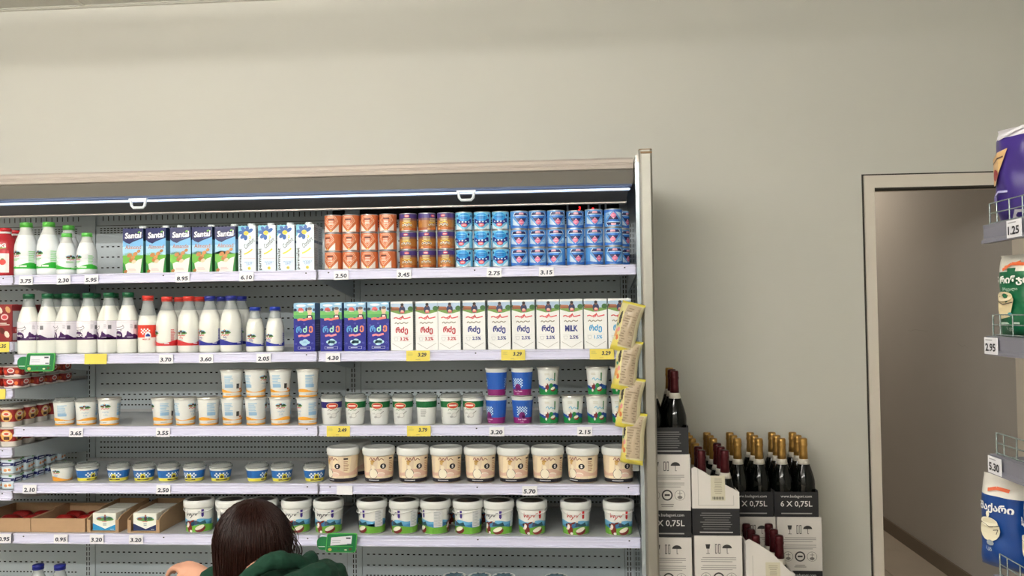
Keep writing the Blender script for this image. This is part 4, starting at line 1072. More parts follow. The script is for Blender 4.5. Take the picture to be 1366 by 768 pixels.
# fourth shelf
put(K_LO,83.5,Z4,.062,'low white cup with orange wave, leftmost on the fourth shelf','low curd cups',.1,.03)
for k,(px,rz) in enumerate(zip((116.5,158.3,192.3,224.5,259.3,294.5,343,376,419.5),(1.1,0,.35,1.0,-.1,.5,1.4,.6,.5))):
    put(K_LB,px,Z4,.062,'low blue and yellow checkered cup, %s from the left'%ORD[k],'low curd cups',rz,.03)
TX=(458,505.5,551,595.5,640.8,685,730.6,777.3,825)
for k,(px,rz) in enumerate(zip(TX,(.6,-.05,-.15,-.1,-.1,-.1,-.05,.55,-.1))):
    put(K_TB,px,Z4,.072,'cream coloured cheese tub with white lid, %s from the left'%ORD[k],'cheese tubs',-rz,.07)
put(K_TB,474,Z4,.215,'cream coloured cheese tub standing behind the leftmost one','cheese tubs',-.9,.07)
# fifth shelf
BX=[(266,'b',.1),(308.5,'b',.2),(350,'b',-.3),(396,'b',.1),(438.5,'b',0),(496.5,'b',-.95),(539.5,'b',-.75),(581,'b',-1.35),(624.5,'b',-.95),(665.5,'b',-.35),(709.6,'r',.1),(768,'r',.0),(825,'r',.0)]
nb=0; nr=0
for k,(px,c,rz) in enumerate(BX):
    if c=='b': nb+=1; lb='white yoghurt bucket with cow and purple strip, %s from the left'%ORD[nb-1]
    else: nr+=1; lb='white yoghurt bucket with cow and red strip, %s from the left'%ORD[nr-1]
    put(K_BB if c=='b' else K_BR,px,Z5,.07,lb,'yoghurt buckets',rz,.07)
for k,px in enumerate((560,606,648)):
    put(K_BB,px,Z5,.22,'yoghurt bucket in the second row, %s of three'%ORD[k],'yoghurt buckets behind',.3,.07)

# left bay
def small_cup(name,W,H,col,art,base=None,foil=(200,196,190)):
    k=Kind(name,'cup'); rs=[]
    pr=[(W*.42,0,5),(W*.43,.002,5),(W*.48,H*.93,5),(W*.5,H*.94,5),(W*.5,H,5),(0,H,5)]
    k.part('cup_body',MB().lathe(pr,28),mat('cupside_%d_%d_%d'%col,col,.4))
    k.part('foil_lid',MB().lathe([(W*.505,H-.0015,5),(W*.505,H+.001,5),(0,H+.001,5)],28),mat('foil_dull',foil,.35,.3))
    k.part('label_print',art.wrap(lambda v:W*.45 if v is None else W*.43+(W*.05)*v/(H*.93),.1,sq=5),PRINTG); return k
def dessert_art(W,H):
    a=Art(); w=PI*W*.45; a.rect(-w,.004,w,H*.9,(150,36,34),1); wave(a,W*.45,.004,H*.22,.003,(236,226,222),2,k=4)
    for o in (0,w/2,-w/2,w):
        a.ell(o,H*.62,.014,.010,(240,226,224),3,12); a.ell(o,H*.62,.010,.006,(206,90,90),4,10); a.ell(o+.022,H*.5,.006,.008,(220,110,60),3,8); a.ell(o-.02,H*.5,.005,.009,(214,70,50),3,8); a.rect(o-.012,H*.2,o+.012,H*.32,(90,50,60),4)
    return a
K_D1=small_cup('dessert_cup',.085,.043,(200,196,190),dessert_art(.085,.043))
def dessert2(W,H):
    a=Art(); w=PI*W*.45; a.rect(-w,H*.28,w,H*.92,(140,34,34),1)
    for o in (0,w/2,-w/2,w):
        a.ell(o,H*.58,.021,H*.30,(226,176,96),2,14); a.rect(o-.011,H*.36,o+.011,H*.52,(70,34,28),3); a.ell(o,H*.68,.016,.009,(240,220,200),3,12); a.ell(o,H*.68,.010,.005,(206,80,70),4,8)
    return a
K_D2=small_cup('dessert_cup',.07,.077,(216,210,202),dessert2(.07,.077),foil=(120,70,60))
def dessert3(W,H):
    a=Art(); w=PI*W*.45; a.rect(-w,.003,w,H*.94,(206,222,232),1)
    for o in (0,w/2,-w/2,w):
        a.poly([(o-.022,H*.5),(o+.022,H*.56),(o+.024,H*.74),(o-.018,H*.78)],(36,44,110),2); a.rect(o-.014,H*.6,o+.014,H*.68,(220,226,240),3)
        a.ell(o+.002,H*.28,.014,H*.14,(244,240,236),2,12); a.ell(o-.006,H*.25,.007,.006,(226,160,110),3,8); a.ell(o+.01,H*.28,.006,.005,(226,150,100),3,8); a.ell(o+.012,H*.9,.006,.003,(80,160,70),3,8)
    return a
K_D3=small_cup('yoghurt_cup',.062,.06,(150,158,166),dessert3(.062,.06))
def block(kind,z,H,W,lab,grp,ncol,ndepth,dy,x0,y0,layers=2):
    for c in range(ncol):
        for j in range(layers):
            for d in range(ndepth):
                kind.spawn('%s, %s layer, %s column, %s from front'%(lab,('lower','upper')[j],('right','left')[c],ORD[d]),(x0-c*(W+.004),y0+d*dy+random.uniform(-.002,.002),z+.0003+j*(H+.002)),random.uniform(-.04,.04),grp)
block(K_D1,ZLC,.043,.086,'left bay shallow red dessert cup','dessert cups, third shelf left bay',2,4,.094,-.022,.055)
block(K_D2,ZLD,.077,.071,'left bay red and gold dessert cup','dessert cups, fourth shelf left bay',2,4,.085,-.042,.05)
block(K_D3,ZLE,.06,.063,'left bay white and blue yoghurt cup','yoghurt cups, fifth shelf left bay',2,5,.075,-.037,.045)
for d in range(3):
    K_CC.spawn('dark red chocolate drink pack on the left bay, %s from the front'%ORD[d],(-.072,.06+d*.085,ZLB),0,'chocolate drink packs')

# cardboard trays of butter and of red packs on the fifth shelf
def plain_tray(w_,h,dp,name,label,loc):
    t=thing(name,label,'tray',loc,0,'cardboard trays'); b=.004
    obj('tray_base',MB().box(-w_/2,w_/2,0,dp,0,b),CARD,t)
    obj('front_wall',MB().box(-w_/2,w_/2,0,b,b,h),CARD,t); obj('back_wall',MB().box(-w_/2,w_/2,dp-b,dp,b,h*1.1),CARD,t)
    for s_ in (-1,1): obj('side_wall',MB().prism([(b,b),(dp-b,b),(dp-b,h*1.1),(dp*.6,h*1.15),(dp*.5,h*1.0),(b,h)],'x',s_*w_/2-(b if s_>0 else 0),s_*w_/2+(b if s_<0 else 0)),CARD,t)
    return t
RP=Kind('red_snack_pack','pack')
def rp():
    def f(u,v):
        x=(u-.5)*.085; y=(v-.5)*.05; h=.034*(1-abs(2*u-1)**4)**.5*(1-abs(2*v-1)**3)**.5
        return (x,y,.002+h)
    return MB().grid(f,12,8).box(-.042,.042,-.024,.024,0,.004)
RP.part('wrapper',rp(),mat('red_foil_wrapper',(150,30,28),.3,.2,noise=.2,scale=60))
for k,(xa,xb) in enumerate(((-36,40),(41,113))):
    x0,x1=xat(xa,.02,Z5+.03),xat(xb,.02,Z5+.03)
    t=plain_tray(x1-x0,.054,.26,'cardboard_tray','low brown cardboard tray of red packs, %s one on the fifth shelf'%('left' if k==0 else 'right'),((x0+x1)/2,.022,Z5))
    for i in range(2):
        for j in range(3):
            RP.spawn('dark red snack pack in the %s tray, %s row from front, %s side'%('left' if k==0 else 'right',ORD[j],('left','right')[i]),((x0+x1)/2+(i-.5)*.095,.075+j*.072,Z5+.0045),random.uniform(-.1,.1),'red snack packs')
def butter(col):
    k=Kind('butter_pack','pack'); W,H,Dp=.098,.071,.034; a=Art(); w=W/2
    k.part('box',MB().box(-w,w,-Dp/2,Dp/2,0,H,bv=.003),mat('butter_wrapper',(234,234,224),.45))
    a.rect(-w*.97,.002,w*.97,H-.002,(236,238,228),1); a.poly([(-w*.97,.002),(w*.97,.002),(w*.97,.026),(.004,.008),(-w*.97,.030)],col,2); a.line([(-w*.97,.031),(.004,.0095),(w*.97,.027)],.002,(250,250,246),3)
    a.ell(.002,.049,.036,.009,(128,176,206),2,14); a.ell(.004,.0455,.036,.007,(96,148,76),3,14); a.ell(-.02,.049,.010,.0045,(140,80,60),4,10); a.ell(.022,.05,.011,.006,(60,104,70),4,10); a.ell(.004,.050,.006,.010,(70,50,70),5,10); a.ell(.004,.06,.004,.005,(170,110,90),6,8)
    a.bars(-.012,.035,.014,.039,1,(214,80,70),3,center=True); a.bars(-.006,.020,.010,.032,2,(140,160,170),3,center=True); a.bars(.026,.005,.042,.009,1,(220,226,232),3)
    k.part('label_print',a.front(-Dp/2),PRINTG); return k
for k,(xa,xb,c) in enumerate(((116,171,(46,150,206)),(170,236,(34,50,96)))):
    x0,x1=xat(xa,.02,Z5+.03),xat(xb,.1,Z5+.03); wd=x1-x0 if k==0 else .165; b=.004; x0=x0; dp=.24
    t=thing('cardboard_tray','open fronted cardboard tray of butter packs with %s print'%('light blue' if k==0 else 'navy'),'tray',(x0+.006+.06,.022,Z5),0,'cardboard trays')
    hw=.066
    obj('tray_base',MB().box(-hw,hw,0,dp,0,b),CARD,t); obj('back_wall',MB().box(-hw,hw,dp-b,dp,b,.085),CARD,t)
    for s_ in (-1,1):
        obj('side_wall',MB().prism([(0,b),(dp-b,b),(dp-b,.085),(.10,.078),(.06,.07),(.03,.066),(0,.054)],'x',s_*hw-(b if s_>0 else 0),s_*hw+(b if s_<0 else 0)),CARD,t)
    for s_ in (-1,1): obj('front_flap',MB().box(min(s_*hw,s_*(hw-.014)),max(s_*hw,s_*(hw-.014)),-.002,.002,b,.05),CARD,t)
    kb=butter(c)
    for i in range(5):
        kb.spawn('butter pack with %s chevron, %s from the front of its tray'%('light blue' if k==0 else 'navy',ORD[i]),(x0+.066,.022+.026+i*.0365,Z5+.0045),random.uniform(-.015,.015),'butter packs')
# bottom deck: two milk bottles and film-topped packs, only their tops in view
for k,px in enumerate((51,80)):
    K_FB.spawn('blue-capped bottle on the bottom deck, %s one'%('left' if k==0 else 'right'),(xat(px,.1,.43),.1,.207),.3,'bottom deck bottles')
FP=Kind('film_wrapped_tub','tub')
FP.part('tub_body',MB().lathe([(.038,0),(.040,.004),(.045,.20),(.046,.205)],28),M_CUPW)
rg=random.Random(4)
def film(u,v):
    t=2*PI*u; r=.0475*v; return (r*math.sin(t),-r*math.cos(t),.2095-.008*v*v+(.002*math.sin(9*t)+.0016*math.sin(17*t+1))*v*(1.15-v)*2)
FP.part('film_lid',MB().grid(film,40,6),mat('crinkled_film',(112,142,156),.15,.2,noise=.15,scale=60))
for k,px in enumerate((606,640,672,742)):
    FP.spawn('tub with crinkled film top on the bottom deck, %s from the left'%ORD[k],(xat(px,.1,.42),.1,.2005),.5*k,'bottom deck tubs')

# ------------------------------------------------------------------ price tags
M_TAG=mat('tag_white',(236,236,242),.45); M_TAGY=mat('tag_yellow',(228,210,92),.5)
SH={1:(Z1,T),2:(Z2,'second shelf'),3:(Z3,'third shelf'),4:(Z4,'fourth shelf'),5:(Z5,'fifth shelf')}
def price(txt,px,row,yellow=False,under=None,label=None,tilt=0,w_=.057,h=.0345,drop=.0405,zz=None):
    z=zz if zz else SH[row][0]
    if yellow: w_,h,drop=.092,.0405,.0405
    x=xat(px,-.01,z-.02)
    lb=label or '%s price tag %s on the %s edge below the %s'%('yellow' if yellow else 'white',txt,SH[row][1],under)
    t=thing('price_tag',lb,'price tag',(x,-.0075,z-drop),0,'price tags',rot=(-.03,tilt,0))
    obj('tag_card',MB().box(-w_/2,w_/2,-.0008,.0008,0,h),M_TAGY if yellow else M_TAG,t)
    a=Art()
    if txt:
        if yellow:
            a.text(txt,w_*.18,h*.6,.0155,(40,44,60),1,shear=.12,bold=.035); a.bars(-w_*.44,h*.5,-w_*.2,h*.85,3,(200,186,90),1); a.bars(-w_*.1,h*.12,w_*.1,h*.2,1,(150,140,80),1)
        else:
            a.text(txt,0,h*.44,.0165,(44,50,72),1,w=w_*.80,shear=.10,bold=.035)
        obj('tag_print',a.front(-.0009),PRINT,t)
    return t
for t_,px,u_ in (('3.75',34,'left tall white bottle'),('2.30',84.5,'left small white bottle'),('5.95',121.5,'right small white bottle'),('8.95',243,'almond drink cartons'),('6.10',328.5,'flower milk cartons'),('2.50',455,'orange cans'),('3.45',538.5,'brown cans'),('2.75',659,'light blue cans'),('3.15',729,'dark blue cans')): price(t_,px,1,under=u_,tilt=random.uniform(-.03,.03))
for t_,px,u_ in (('3.70',221,'red wave milk bottles'),('3.60',274.5,'blue wave milk bottles'),('2.05',351.5,'small milk bottles'),('4.30',444,'dark blue cartons')): price(t_,px,2,under=u_)
price('',127,2,True,label='blank yellow price tag on the second shelf edge')
for t_,px,l in (('3.29',557.5,'yellow 3.29 price tag on the second shelf edge below red lettered cartons'),('3.29',684.5,'yellow 3.29 price tag on the second shelf edge below navy lettered cartons'),('3.29',803,'yellow 3.29 price tag on the second shelf edge next to the hanging snack bags')): price(t_,px,2,True,label=l)
price('3.65',101,3,under='leftmost three cups'); price('3.55',217,3,under='orange yoghurt cups'); price('3.49',451,3,True,under='purple banded cup'); price('3.79',558.5,3,True,under='green banded cups'); price('3.20',662.5,3,under='blue and purple cups'); price('2.15',780,3,under='cow cups')
price('2.10',39,4,label='white price tag 2.10 at the fourth shelf left end'); price('2.50',217.5,4,under='low checkered cups'); price('5.70',706.5,4,under='cheese tubs'); price('',459.5,4,label='blank white price tag on the fourth shelf edge',w_=.062)
price('0.95',5,5,label='white 0.95 price tag at the far left of the fifth shelf edge',drop=.036); price('0.95',80.5,5,label='white 0.95 price tag below the right tray of red packs',drop=.036)
price('3.20',128.5,5,label='white 3.20 price tag below the light blue butter',drop=.036); price('3.20',181,5,label='white 3.20 price tag below the navy butter',drop=.036)
price('2.35',-3,2,True,label='yellow price tag ending in 35 on the left bay shelf',zz=ZLB)
price('',-8,3,True,label='yellow price tag on the third shelf edge of the left bay',zz=ZLC)
# green label holders clipped to the rail
def holder(px,py,label,tilt):
    p=at(px,py,-.02); t=thing('label_holder',label,'label holder',(p.x,-.02,p.z-.036),0,'green label holders')
    g=mat('holder_green',(22,120,66),.4); lg=mat('holder_lime',(96,196,92),.4)
    def rr(x0,x1,z0,z1,r,sk=0,n=5):
        P=[]
        for cx_,cz_,t0 in ((x1-r,z0+r,-PI/2),(x1-r,z1-r,0),(x0+r,z1-r,PI/2),(x0+r,z0+r,PI)):
            for i in range(n): q=t0+PI/2*i/(n-1); P.append((cx_+r*math.cos(q)+sk*(cz_+r*math.sin(q)),cz_+r*math.sin(q)))
        return P
    obj('side_tab',MB().prism(rr(-.08,-.03,.008,.058,.02),'y',-.002,.003),g,t)
    fr=obj('frame',MB().prism(rr(-.046,.072,.0,.072,.008,.1),'y',-.004,.003),lg,t)
    obj('front_plate',MB().prism(rr(-.0435,.0695,.0025,.0695,.007,.1),'y',-.0055,-.004),g,t)
    a=Art(); ti=tilt
    a.poly([(-.026,.026),(.056,.026+ti*.6),(.060,.062+ti*.2),(-.022,.062-ti*.4)],(226,226,236),1); a.bars(-.018,.034,.02,.05,2,(180,180,192),2,fill=.25); a.rect(.036,.052,.054,.058,(70,70,84),2); a.rect(.04,.03,.054,.034,(90,90,104),2)
    a.rect(-.036,.0225,.062,.024,(96,196,92),1)
    a.ell(-.028,.011,.0075,.006,(214,186,110),1,10); a.ell(.006,.013,.005,.003,(60,90,50),1,8); a.ell(.034,.010,.006,.003,(226,226,190),1,8); a.ell(.052,.013,.007,.005,(96,80,50),1,8)
    obj('paper_insert',a.front(-.0056),PRINT,t)
    a=Art(); a.rect(-.074,.02,-.048,.0225,(220,235,225),1); obj('tab_print',a.front(-.0021),PRINT,t)
holder(49,483,'green label holder with white insert clipped below the goat milk',0)
holder(450,723.5,'green label holder with tilted white insert clipped to the fifth shelf',.012)

# ------------------------------------------------------------------ strip of snack bags at the case end
def bag_mesh(W,H,T,cols,nu=18,nv=22,seed=0):
    """a sealed pillow bag, front face towards -y; cols(u,v,side) gives the print colour"""
    rg=random.Random(seed); ph=[rg.uniform(0,6) for _ in range(6)]
    mb=MB()
    for sd in (-1,1):
        def f(u,v,sd=sd):
            x=(u-.5)*W*(1-.10*math.sin(PI*v)); z=v*H
            th=(max(0,1-abs(2*u-1)**2.4))**.6*(max(0,1-abs(2*v-1)**5))**.7
            cr=.0016*(math.sin(14*u+ph[0]+5*v)+math.sin(19*v+ph[1]+6*u))*(1 if .03<v<.97 else .2)
            return (x+.0015*math.sin(9*v+ph[2]),sd*(T/2*th)+cr*th+ (.004*math.sin(7*u+ph[3]) if v<.04 or v>.96 else 0),z)
        m2=MB().grid(f,nu,nv,cf=lambda u,v,sd=sd:cols(u,v,sd))
        if sd>0: m2.f=[list(reversed(q)) for q in m2.f]
        o=len(mb.v); mb.v+=m2.v; mb.f+=[[i+o for i in q] for q in m2.f]; mb.c+=m2.c; mb.m+=m2.m; mb.sm+=m2.sm
    return mb
M_FILM=mat('bag_film',rough=.3,attr=True,noise=.03,scale=80)
def snack_cols(u,v,sd):
    if v<.10 or v>.95: return (226,212,84)
    if sd>0:                            # back: newsprint-like beige panel
        if u<.62: return (186,168,142) if (.06<u and .12<v<.93) else (216,208,172)
        e=lambda a,b,ra,rb:((u-a)/ra)**2+((v-b)/rb)**2<1
        if e(.74,.66,.07,.13): return (66,60,52)
        if e(.84,.52,.06,.035): return (40,126,96)
        if e(.72,.42,.07,.05): return (226,150,150)
        if e(.84,.34,.10,.08): return (230,166,96)
        if e(.72,.26,.06,.05): return (214,120,70)
        return (216,208,150) if v>.2 else (226,212,110)
    return (212,204,152)
bagm=bag_mesh(.094,.188,.070,snack_cols,44,64,seed=3)
snack_me=bagm.mesh('snack_bag',M_FILM)
a=Art()
for i in range(15): a.rect(-.040+.003*(i%2),.028+i*.0095,.009-.006*(i%3),.0315+i*.0095,(146,128,104),1)
def backside(u,v,e):
    W,H,T_=.094,.188,.070; uu=u/W+.5; vv=v/H; th=(max(0,1-abs(2*uu-1)**2.4))**.6*(max(0,1-abs(2*vv-1)**5))**.7
    return (u*(1-.10*math.sin(PI*vv)),T_/2*th+.0042+e,v)
lm=a.flat(backside); lm.f=[list(reversed(q)) for q in lm.f]; snack_pr=lm.mesh('bag_print',PRINTG)
sb=[((836,436),.24,.0),((835,487),.15,.1),((839,537),.12,.0),((843,584),.05,-.08)]
for k,((px,py),tl,ty) in enumerate(sb):
    p=at(px,py,-.075); q=Vector((math.sin(tl),0,math.cos(tl)))*.094
    t=thing('snack_bag','yellow and beige snack bag on the hanging strip, %s from the top'%ORD[k],'snack bag',(p.x-q.x,-.072-.004*k,p.z-q.z),0,'hanging snack bags',rot=(.12,-tl,PI-.45+ty))
    obj('bag',snack_me,None,t); obj('bag_print',snack_pr,None,t)
strip=thing('clip_strip','narrow clear plastic strip holding the snack bags','clip strip',(at(846,500,-.03).x,-.03,1.02))
obj('strip_band',MB().box(-.012,.012,-.001,.001,-.18,.40),M_CLEAR,strip)
obj('hook',MB().tube([(0,0,.39),(0,-.01,.41),(0,.0,.428),(0,.03,.43)],.004,8),M_BLACK,strip)
for k in range(4): obj('clip',MB().box(-.01,.01,-.03,.001,.30-k*.145,.306-k*.145),M_CLEAR,strip)

# ------------------------------------------------------------------ wine cases beside the end post
BK=(34,34,38); BWH=(226,222,216)
M_BOXW=mat('box_board_white',(224,219,214),.65,noise=.03,scale=20); M_BOXB=mat('box_board_black',(34,34,38),.55,noise=.05,scale=20)
BW,BD,HB,HW=.178,.265,.102,.212        # box width, depth, black band, white band
def box_prints(mb,y,front=True,white=True,black=True,z0=0,side=False,lines=False):
    a=Art(); g=(58,56,56)
    if white:
        zz=z0+HB
        # glass, two bars, umbrella
        a.poly([(-.048,zz+.185),(-.030,zz+.185),(-.033,zz+.168),(-.045,zz+.168)],g,1); a.rect(-.040,zz+.150,-.038,zz+.168,g,1); a.rect(-.046,zz+.149,-.032,zz+.151,g,1)
        for u in (-.012,.0): a.rect(u,zz+.15,u+.008,zz+.186,g,1); a.rect(u+.002,zz+.153,u+.006,zz+.183,BWH,2)
        a.ell(.033,zz+.170,.018,.014,g,1,12,0,0,PI); a.rect(.032,zz+.150,.034,zz+.172,g,1); a.rect(.034,zz+.150,.038,zz+.152,g,1)
        for n,(v0,v1) in enumerate(((.118,.138),(.088,.108))):
            for i in range(3): a.rect(-.066+.006*(i==2),zz+v0+i*.0075,.066-.014*(i==0),zz+v0+i*.0075+.0028,(158,154,150),1)
        for u,th in ((-.048,0),(0,1),(.048,0)):
            if th: a.ell(u,zz+.058,.021,.021,g,1,20); a.ell(u,zz+.058,.0155,.0155,BWH,2,20); a.rect(u-.010,zz+.055,u+.010,zz+.062,g,3)
            else:
                a.ell(u,zz+.058,.020,.020,(120,116,112),1,20); a.ell(u,zz+.058,.0185,.0185,BWH,2,20); a.rect(u-.001,zz+.042,u+.001,zz+.074,(110,106,102),3); a.ell(u,zz+.05,.010,.006,(130,126,122),3,10); a.rect(u-.009,zz+.064,u+.009,zz+.066,(130,126,122),3)
        a.bars(-.026,zz+.012,.026,zz+.026,2,(128,124,120),1,center=True,fill=.4)
    if black:
        if lines:
            for i in range(8): a.rect(-.06+.012*(i in (0,4))+.005*(i%3),z0+.024+i*.0085,.06-.012*(i in (0,4))-.006*(i%2),z0+.0264+i*.0085,(130,128,128),1)
            a.rect(-.062,z0+.010,.062,z0+.0145,(190,188,186),1)
        else:
            a.text('www.badagoni.com',0,z0+.083,.0145,(228,226,224),1,w=.125); a.text('6 X 0,75L',0,z0+.052,.027,(232,230,228),1,w=.128,bold=.012)
            a.rect(-.062,z0+.012,.062,z0+.0165,(170,168,166),1)
    return a
def wine_box(label,loc,full=True,cut=None,lines=False,rz=0,HW=HW):
    t=thing('wine_box',label,'box',loc,rz,'wine boxes'); b=.004; w_=BW/2; H=HB+(HW if full else 0)
    if full:
        obj('lower_band',MB().box(-w_,w_,0,BD,0,HB),M_BOXB,t); obj('upper_band',MB().box(-w_,w_,0,BD,HB,HB+HW-.001),M_BOXW,t)
        obj('top_flap',MB().box(-w_,-.001,.001,BD-.001,HB+HW-.001,HB+HW+.002).box(.001,w_,.001,BD-.001,HB+HW-.001,HB+HW+.002),M_BOXW,t)
    elif cut is None:
        # upper part torn off: only the black band left, open at the top
        for nm_,m in (('front_wall',MB().box(-w_,w_,0,b,0,HB)),('back_wall',MB().box(-w_,w_,BD-b,BD,0,HB)),('side_wall',MB().box(-w_,-w_+b,b,BD-b,0,HB+.004)),('side_wall',MB().box(w_-b,w_,b,BD-b,0,HB+.006)),('box_floor',MB().box(-w_,w_,b,BD-b,0,b))): obj(nm_,m,M_BOXB,t)
    else:
        zl,zr=cut                       # front cut on a slope from left to right
        pl=[(-w_,HB),(w_,HB),(w_,zr),(w_-.02,zr+.012),(-w_+.10,zl-.055),(-w_+.05,zl-.02),(-w_+.012,zl),(-w_,zl-.006)]
        obj('front_wall',MB().prism(pl,'y',0,b),M_BOXW,t); obj('front_band',MB().box(-w_,w_,0,b,0,HB),M_BOXB,t)
        obj('back_wall',MB().prism(pl,'y',BD-b,BD),M_BOXW,t); obj('back_band',MB().box(-w_,w_,BD-b,BD,0,HB),M_BOXB,t)
        obj('side_wall',MB().box(-w_,-w_+b,b,BD-b,HB,zl-.01),M_BOXW,t); obj('side_wall',MB().box(w_-b,w_,b,BD-b,HB,zr),M_BOXW,t)
        obj('side_band',MB().box(-w_,-w_+b,b,BD-b,0,HB),M_BOXB,t); obj('side_band',MB().box(w_-b,w_,b,BD-b,0,HB),M_BOXB,t); obj('box_floor',MB().box(-w_,w_,b,BD-b,0,b),M_BOXB,t)
        a=Art(); z=HB; a.rect(-.018,z+.03,.036,z+.125,(212,206,184),1); a.bars(-.008,z+.055,.028,z+.115,9,(168,160,140),2,center=True,fill=.4)
        for i in range(12): a.rect(-.012+i*.0036,z+.034,-.012+i*.0036+(.0022 if i%3 else .001),z+.045,(70,66,60),2)
        for u0,v0,u1,v1 in ((-.066,z+.012,.068,z+.0135),(-.066,z+.012,-.0645,z+.15),(.0665,z+.012,.068,z+.05)): a.rect(u0,v0,u1,v1,(170,166,162),1)
        obj('sticker',a.front(0),PRINT,t)
    obj('band_print',box_prints(None,0,white=False,lines=lines).front(0),PRINT,t)
    if full: obj('box_print',box_prints(None,0,black=False).front(0),PRINT,t)
    return t
def champagne(foil,fname):
    k=Kind('wine_bottle','bottle'); R=.044
    k.part('glass_body',MB().lathe([(R*.9,0),(R,.004),(R,.125),(R*.97,.14),(R*.85,.162),(R*.68,.186),(R*.53,.206),(.0178,.222),(.0150,.25),(.0145,.29)],28),mat('dark_bottle_glass',(8,11,9),.1,0,noise=0,spec=.45))
    n=24; rg=random.Random(2)
    k.part('foil',MB().lathe([(.0185,.222),(.0168,.25),(.0160,.275),(.0172,.281),(.0178,.286),(.0164,.291),(.0168,.297),(.0166,.307),(.0145,.312),(0,.3125)],n),foil)
    k.part('collar_label',MB().lathe([(.0240,.2055),(.0205,.219),(.0190,.227)],24),mat('collar_paper',(214,208,196),.6))
    a=Art(); a.rect(-.04,.03,.04,.092,(206,200,186),1); a.rect(-.03,.06,.03,.08,(60,56,52),2); k.part('body_label',a.wrap(cone(R*1.003,R*1.003,.1)),PRINT)
    return k
K_GO=champagne(mat('gold_foil',(186,146,80),.34,.75,noise=.12,scale=90,bump=.4),'gold'); K_RE=champagne(mat('burgundy_foil',(76,20,27),.32,.45,noise=.12,scale=90,bump=.4),'burgundy')
def bottles(loc,kinds,where,z=.0045,hide=()):
    for r in range(3):
        for c in range(2):
            kd=kinds[c][r]
            if kd is None: continue
            nmf='gold' if kd is K_GO else 'burgundy'
            kd.spawn('%s foiled wine bottle, %s column, %s from front, %s'%(nmf,('left','right')[c],ORD[r],where),(loc[0]+(c-.5)*.0885,loc[1]+.045+r*.0875,loc[2]+z),random.uniform(-.3,.3),'wine bottles')
# back column by the door side
YB=.345; x4=at(1064,700,YB).x-.003; zb=at(1064,656,YB).z; x3=x4-.181; YBb=YB
z4=zb-HB
G,Rr=K_GO,K_RE
wine_box('open black wine box reading 6 X 0,75L at the right end of the pile',(x4,YB,z4),False); bottles((x4,YB,z4),[[G]*3,[G]*3],'in the rightmost open box')
wine_box('open black wine box reading 6 X 0,75L left of the rightmost one',(x3-.001,YB,z4),False); bottles((x3-.001,YB,z4),[[G]*3,[G]*3],'in the second open box')
def stack(x,Y,ztop,n,name):
    fh=(ztop-FZ)/n
    for i in range(n): wine_box('closed white and black wine box, %s%s'%(name,', %s from the top'%ORD[i] if n>1 else ''),(x,Y,ztop-fh*(i+1)),True,HW=fh-HB-.003)
stack(x4+.010,YB,z4,2,'rightmost stack'); stack(x3+.006,YB,z4,2,'second stack from the right')
# third back column, mostly hidden behind the slanted box
x2=x3-.185
wine_box('open black wine box of gold foiled bottles behind the slanted box',(x2-.004,YB,z4),False); bottles((x2-.004,YB,z4),[[G]*3,[G]*3],'in the third open box')
stack(x2-.004,YB,z4,2,'stack hidden behind the slanted box')
# front columns
YFB=.055
xa=at(921,640,YFB).x-BW/2; ztop_=at(919,570,YFB).z
z=ztop_-HB
wine_box('open black wine box with small lettering on top beside the steel post',(xa-.004,YFB,z),False,lines=True); bottles((xa-.004,YFB,z),[[G,G,G],[Rr,Rr,G]],'in the top box beside the post')
stack(xa,YFB,z,3,'stack beside the steel post')
xb=at(954.5,690,YFB).x+.002; zb3=at(953,714,YFB).z
wine_box('white wine box with slanted cut front showing bottles',(xb,YFB,zb3),False,cut=(HB+.158,HB+.062),lines=True); bottles((xb,YFB,zb3),[[Rr,Rr,G],[Rr,Rr,Rr]],'in the upper slanted box')
stack(xb+.006,YFB,zb3,2,'stack under the upper slanted box')
YFC=.04; p=at(1000,719,YFC); xc=p.x+BW/2-.014; zc3=FZ+HB+HW+.004
wine_box('lower white wine box with slanted cut front near the doorway',(xc,YFC,zc3),False,cut=(p.z-zc3,p.z-zc3-.128),lines=True); bottles((xc,YFC,zc3),[[Rr,Rr,Rr],[Rr,Rr,Rr]],'in the lower slanted box')
stack(xc,YFC,zc3,1,'under the lower slanted box')

# ------------------------------------------------------------------ gondola on the right
GX,GY=3.107,-1.43
M_GL=mat('gondola_rail_grey',(132,132,144),.4,.1,noise=.04,scale=10); M_GW=mat('chrome_wire',(176,190,190),.25,.8); M_GP=mat('gondola_panel',(196,196,196),.5)
gond=thing('shelving_gondola','grey shop shelving with wire fences at the right edge','shelving',(GX+.2,GY-.45,0))
L=.95
def Gp(n,mb,m,parent=None):
    o=obj(n,mb,m,parent or gond)
    if not parent: o.location=(-(GX+.2),-(GY-.45),0)
    return o
Gp('base',MB().box(GX+.02,GX+.42,GY-L,GY,FZ,.14),M_GL)
Gp('back_panel',MB().box(GX+.40,GX+.42,GY-L,GY-.03,.14,1.95),M_GP)
for y in (GY-.03,GY-L): Gp('upright',MB().box(GX+.385,GX+.42,y-.03,y,FZ,2.0),M_GL)
GZ=[1.607,1.378,1.136,at(1326,766,GY).z,.6,.36]
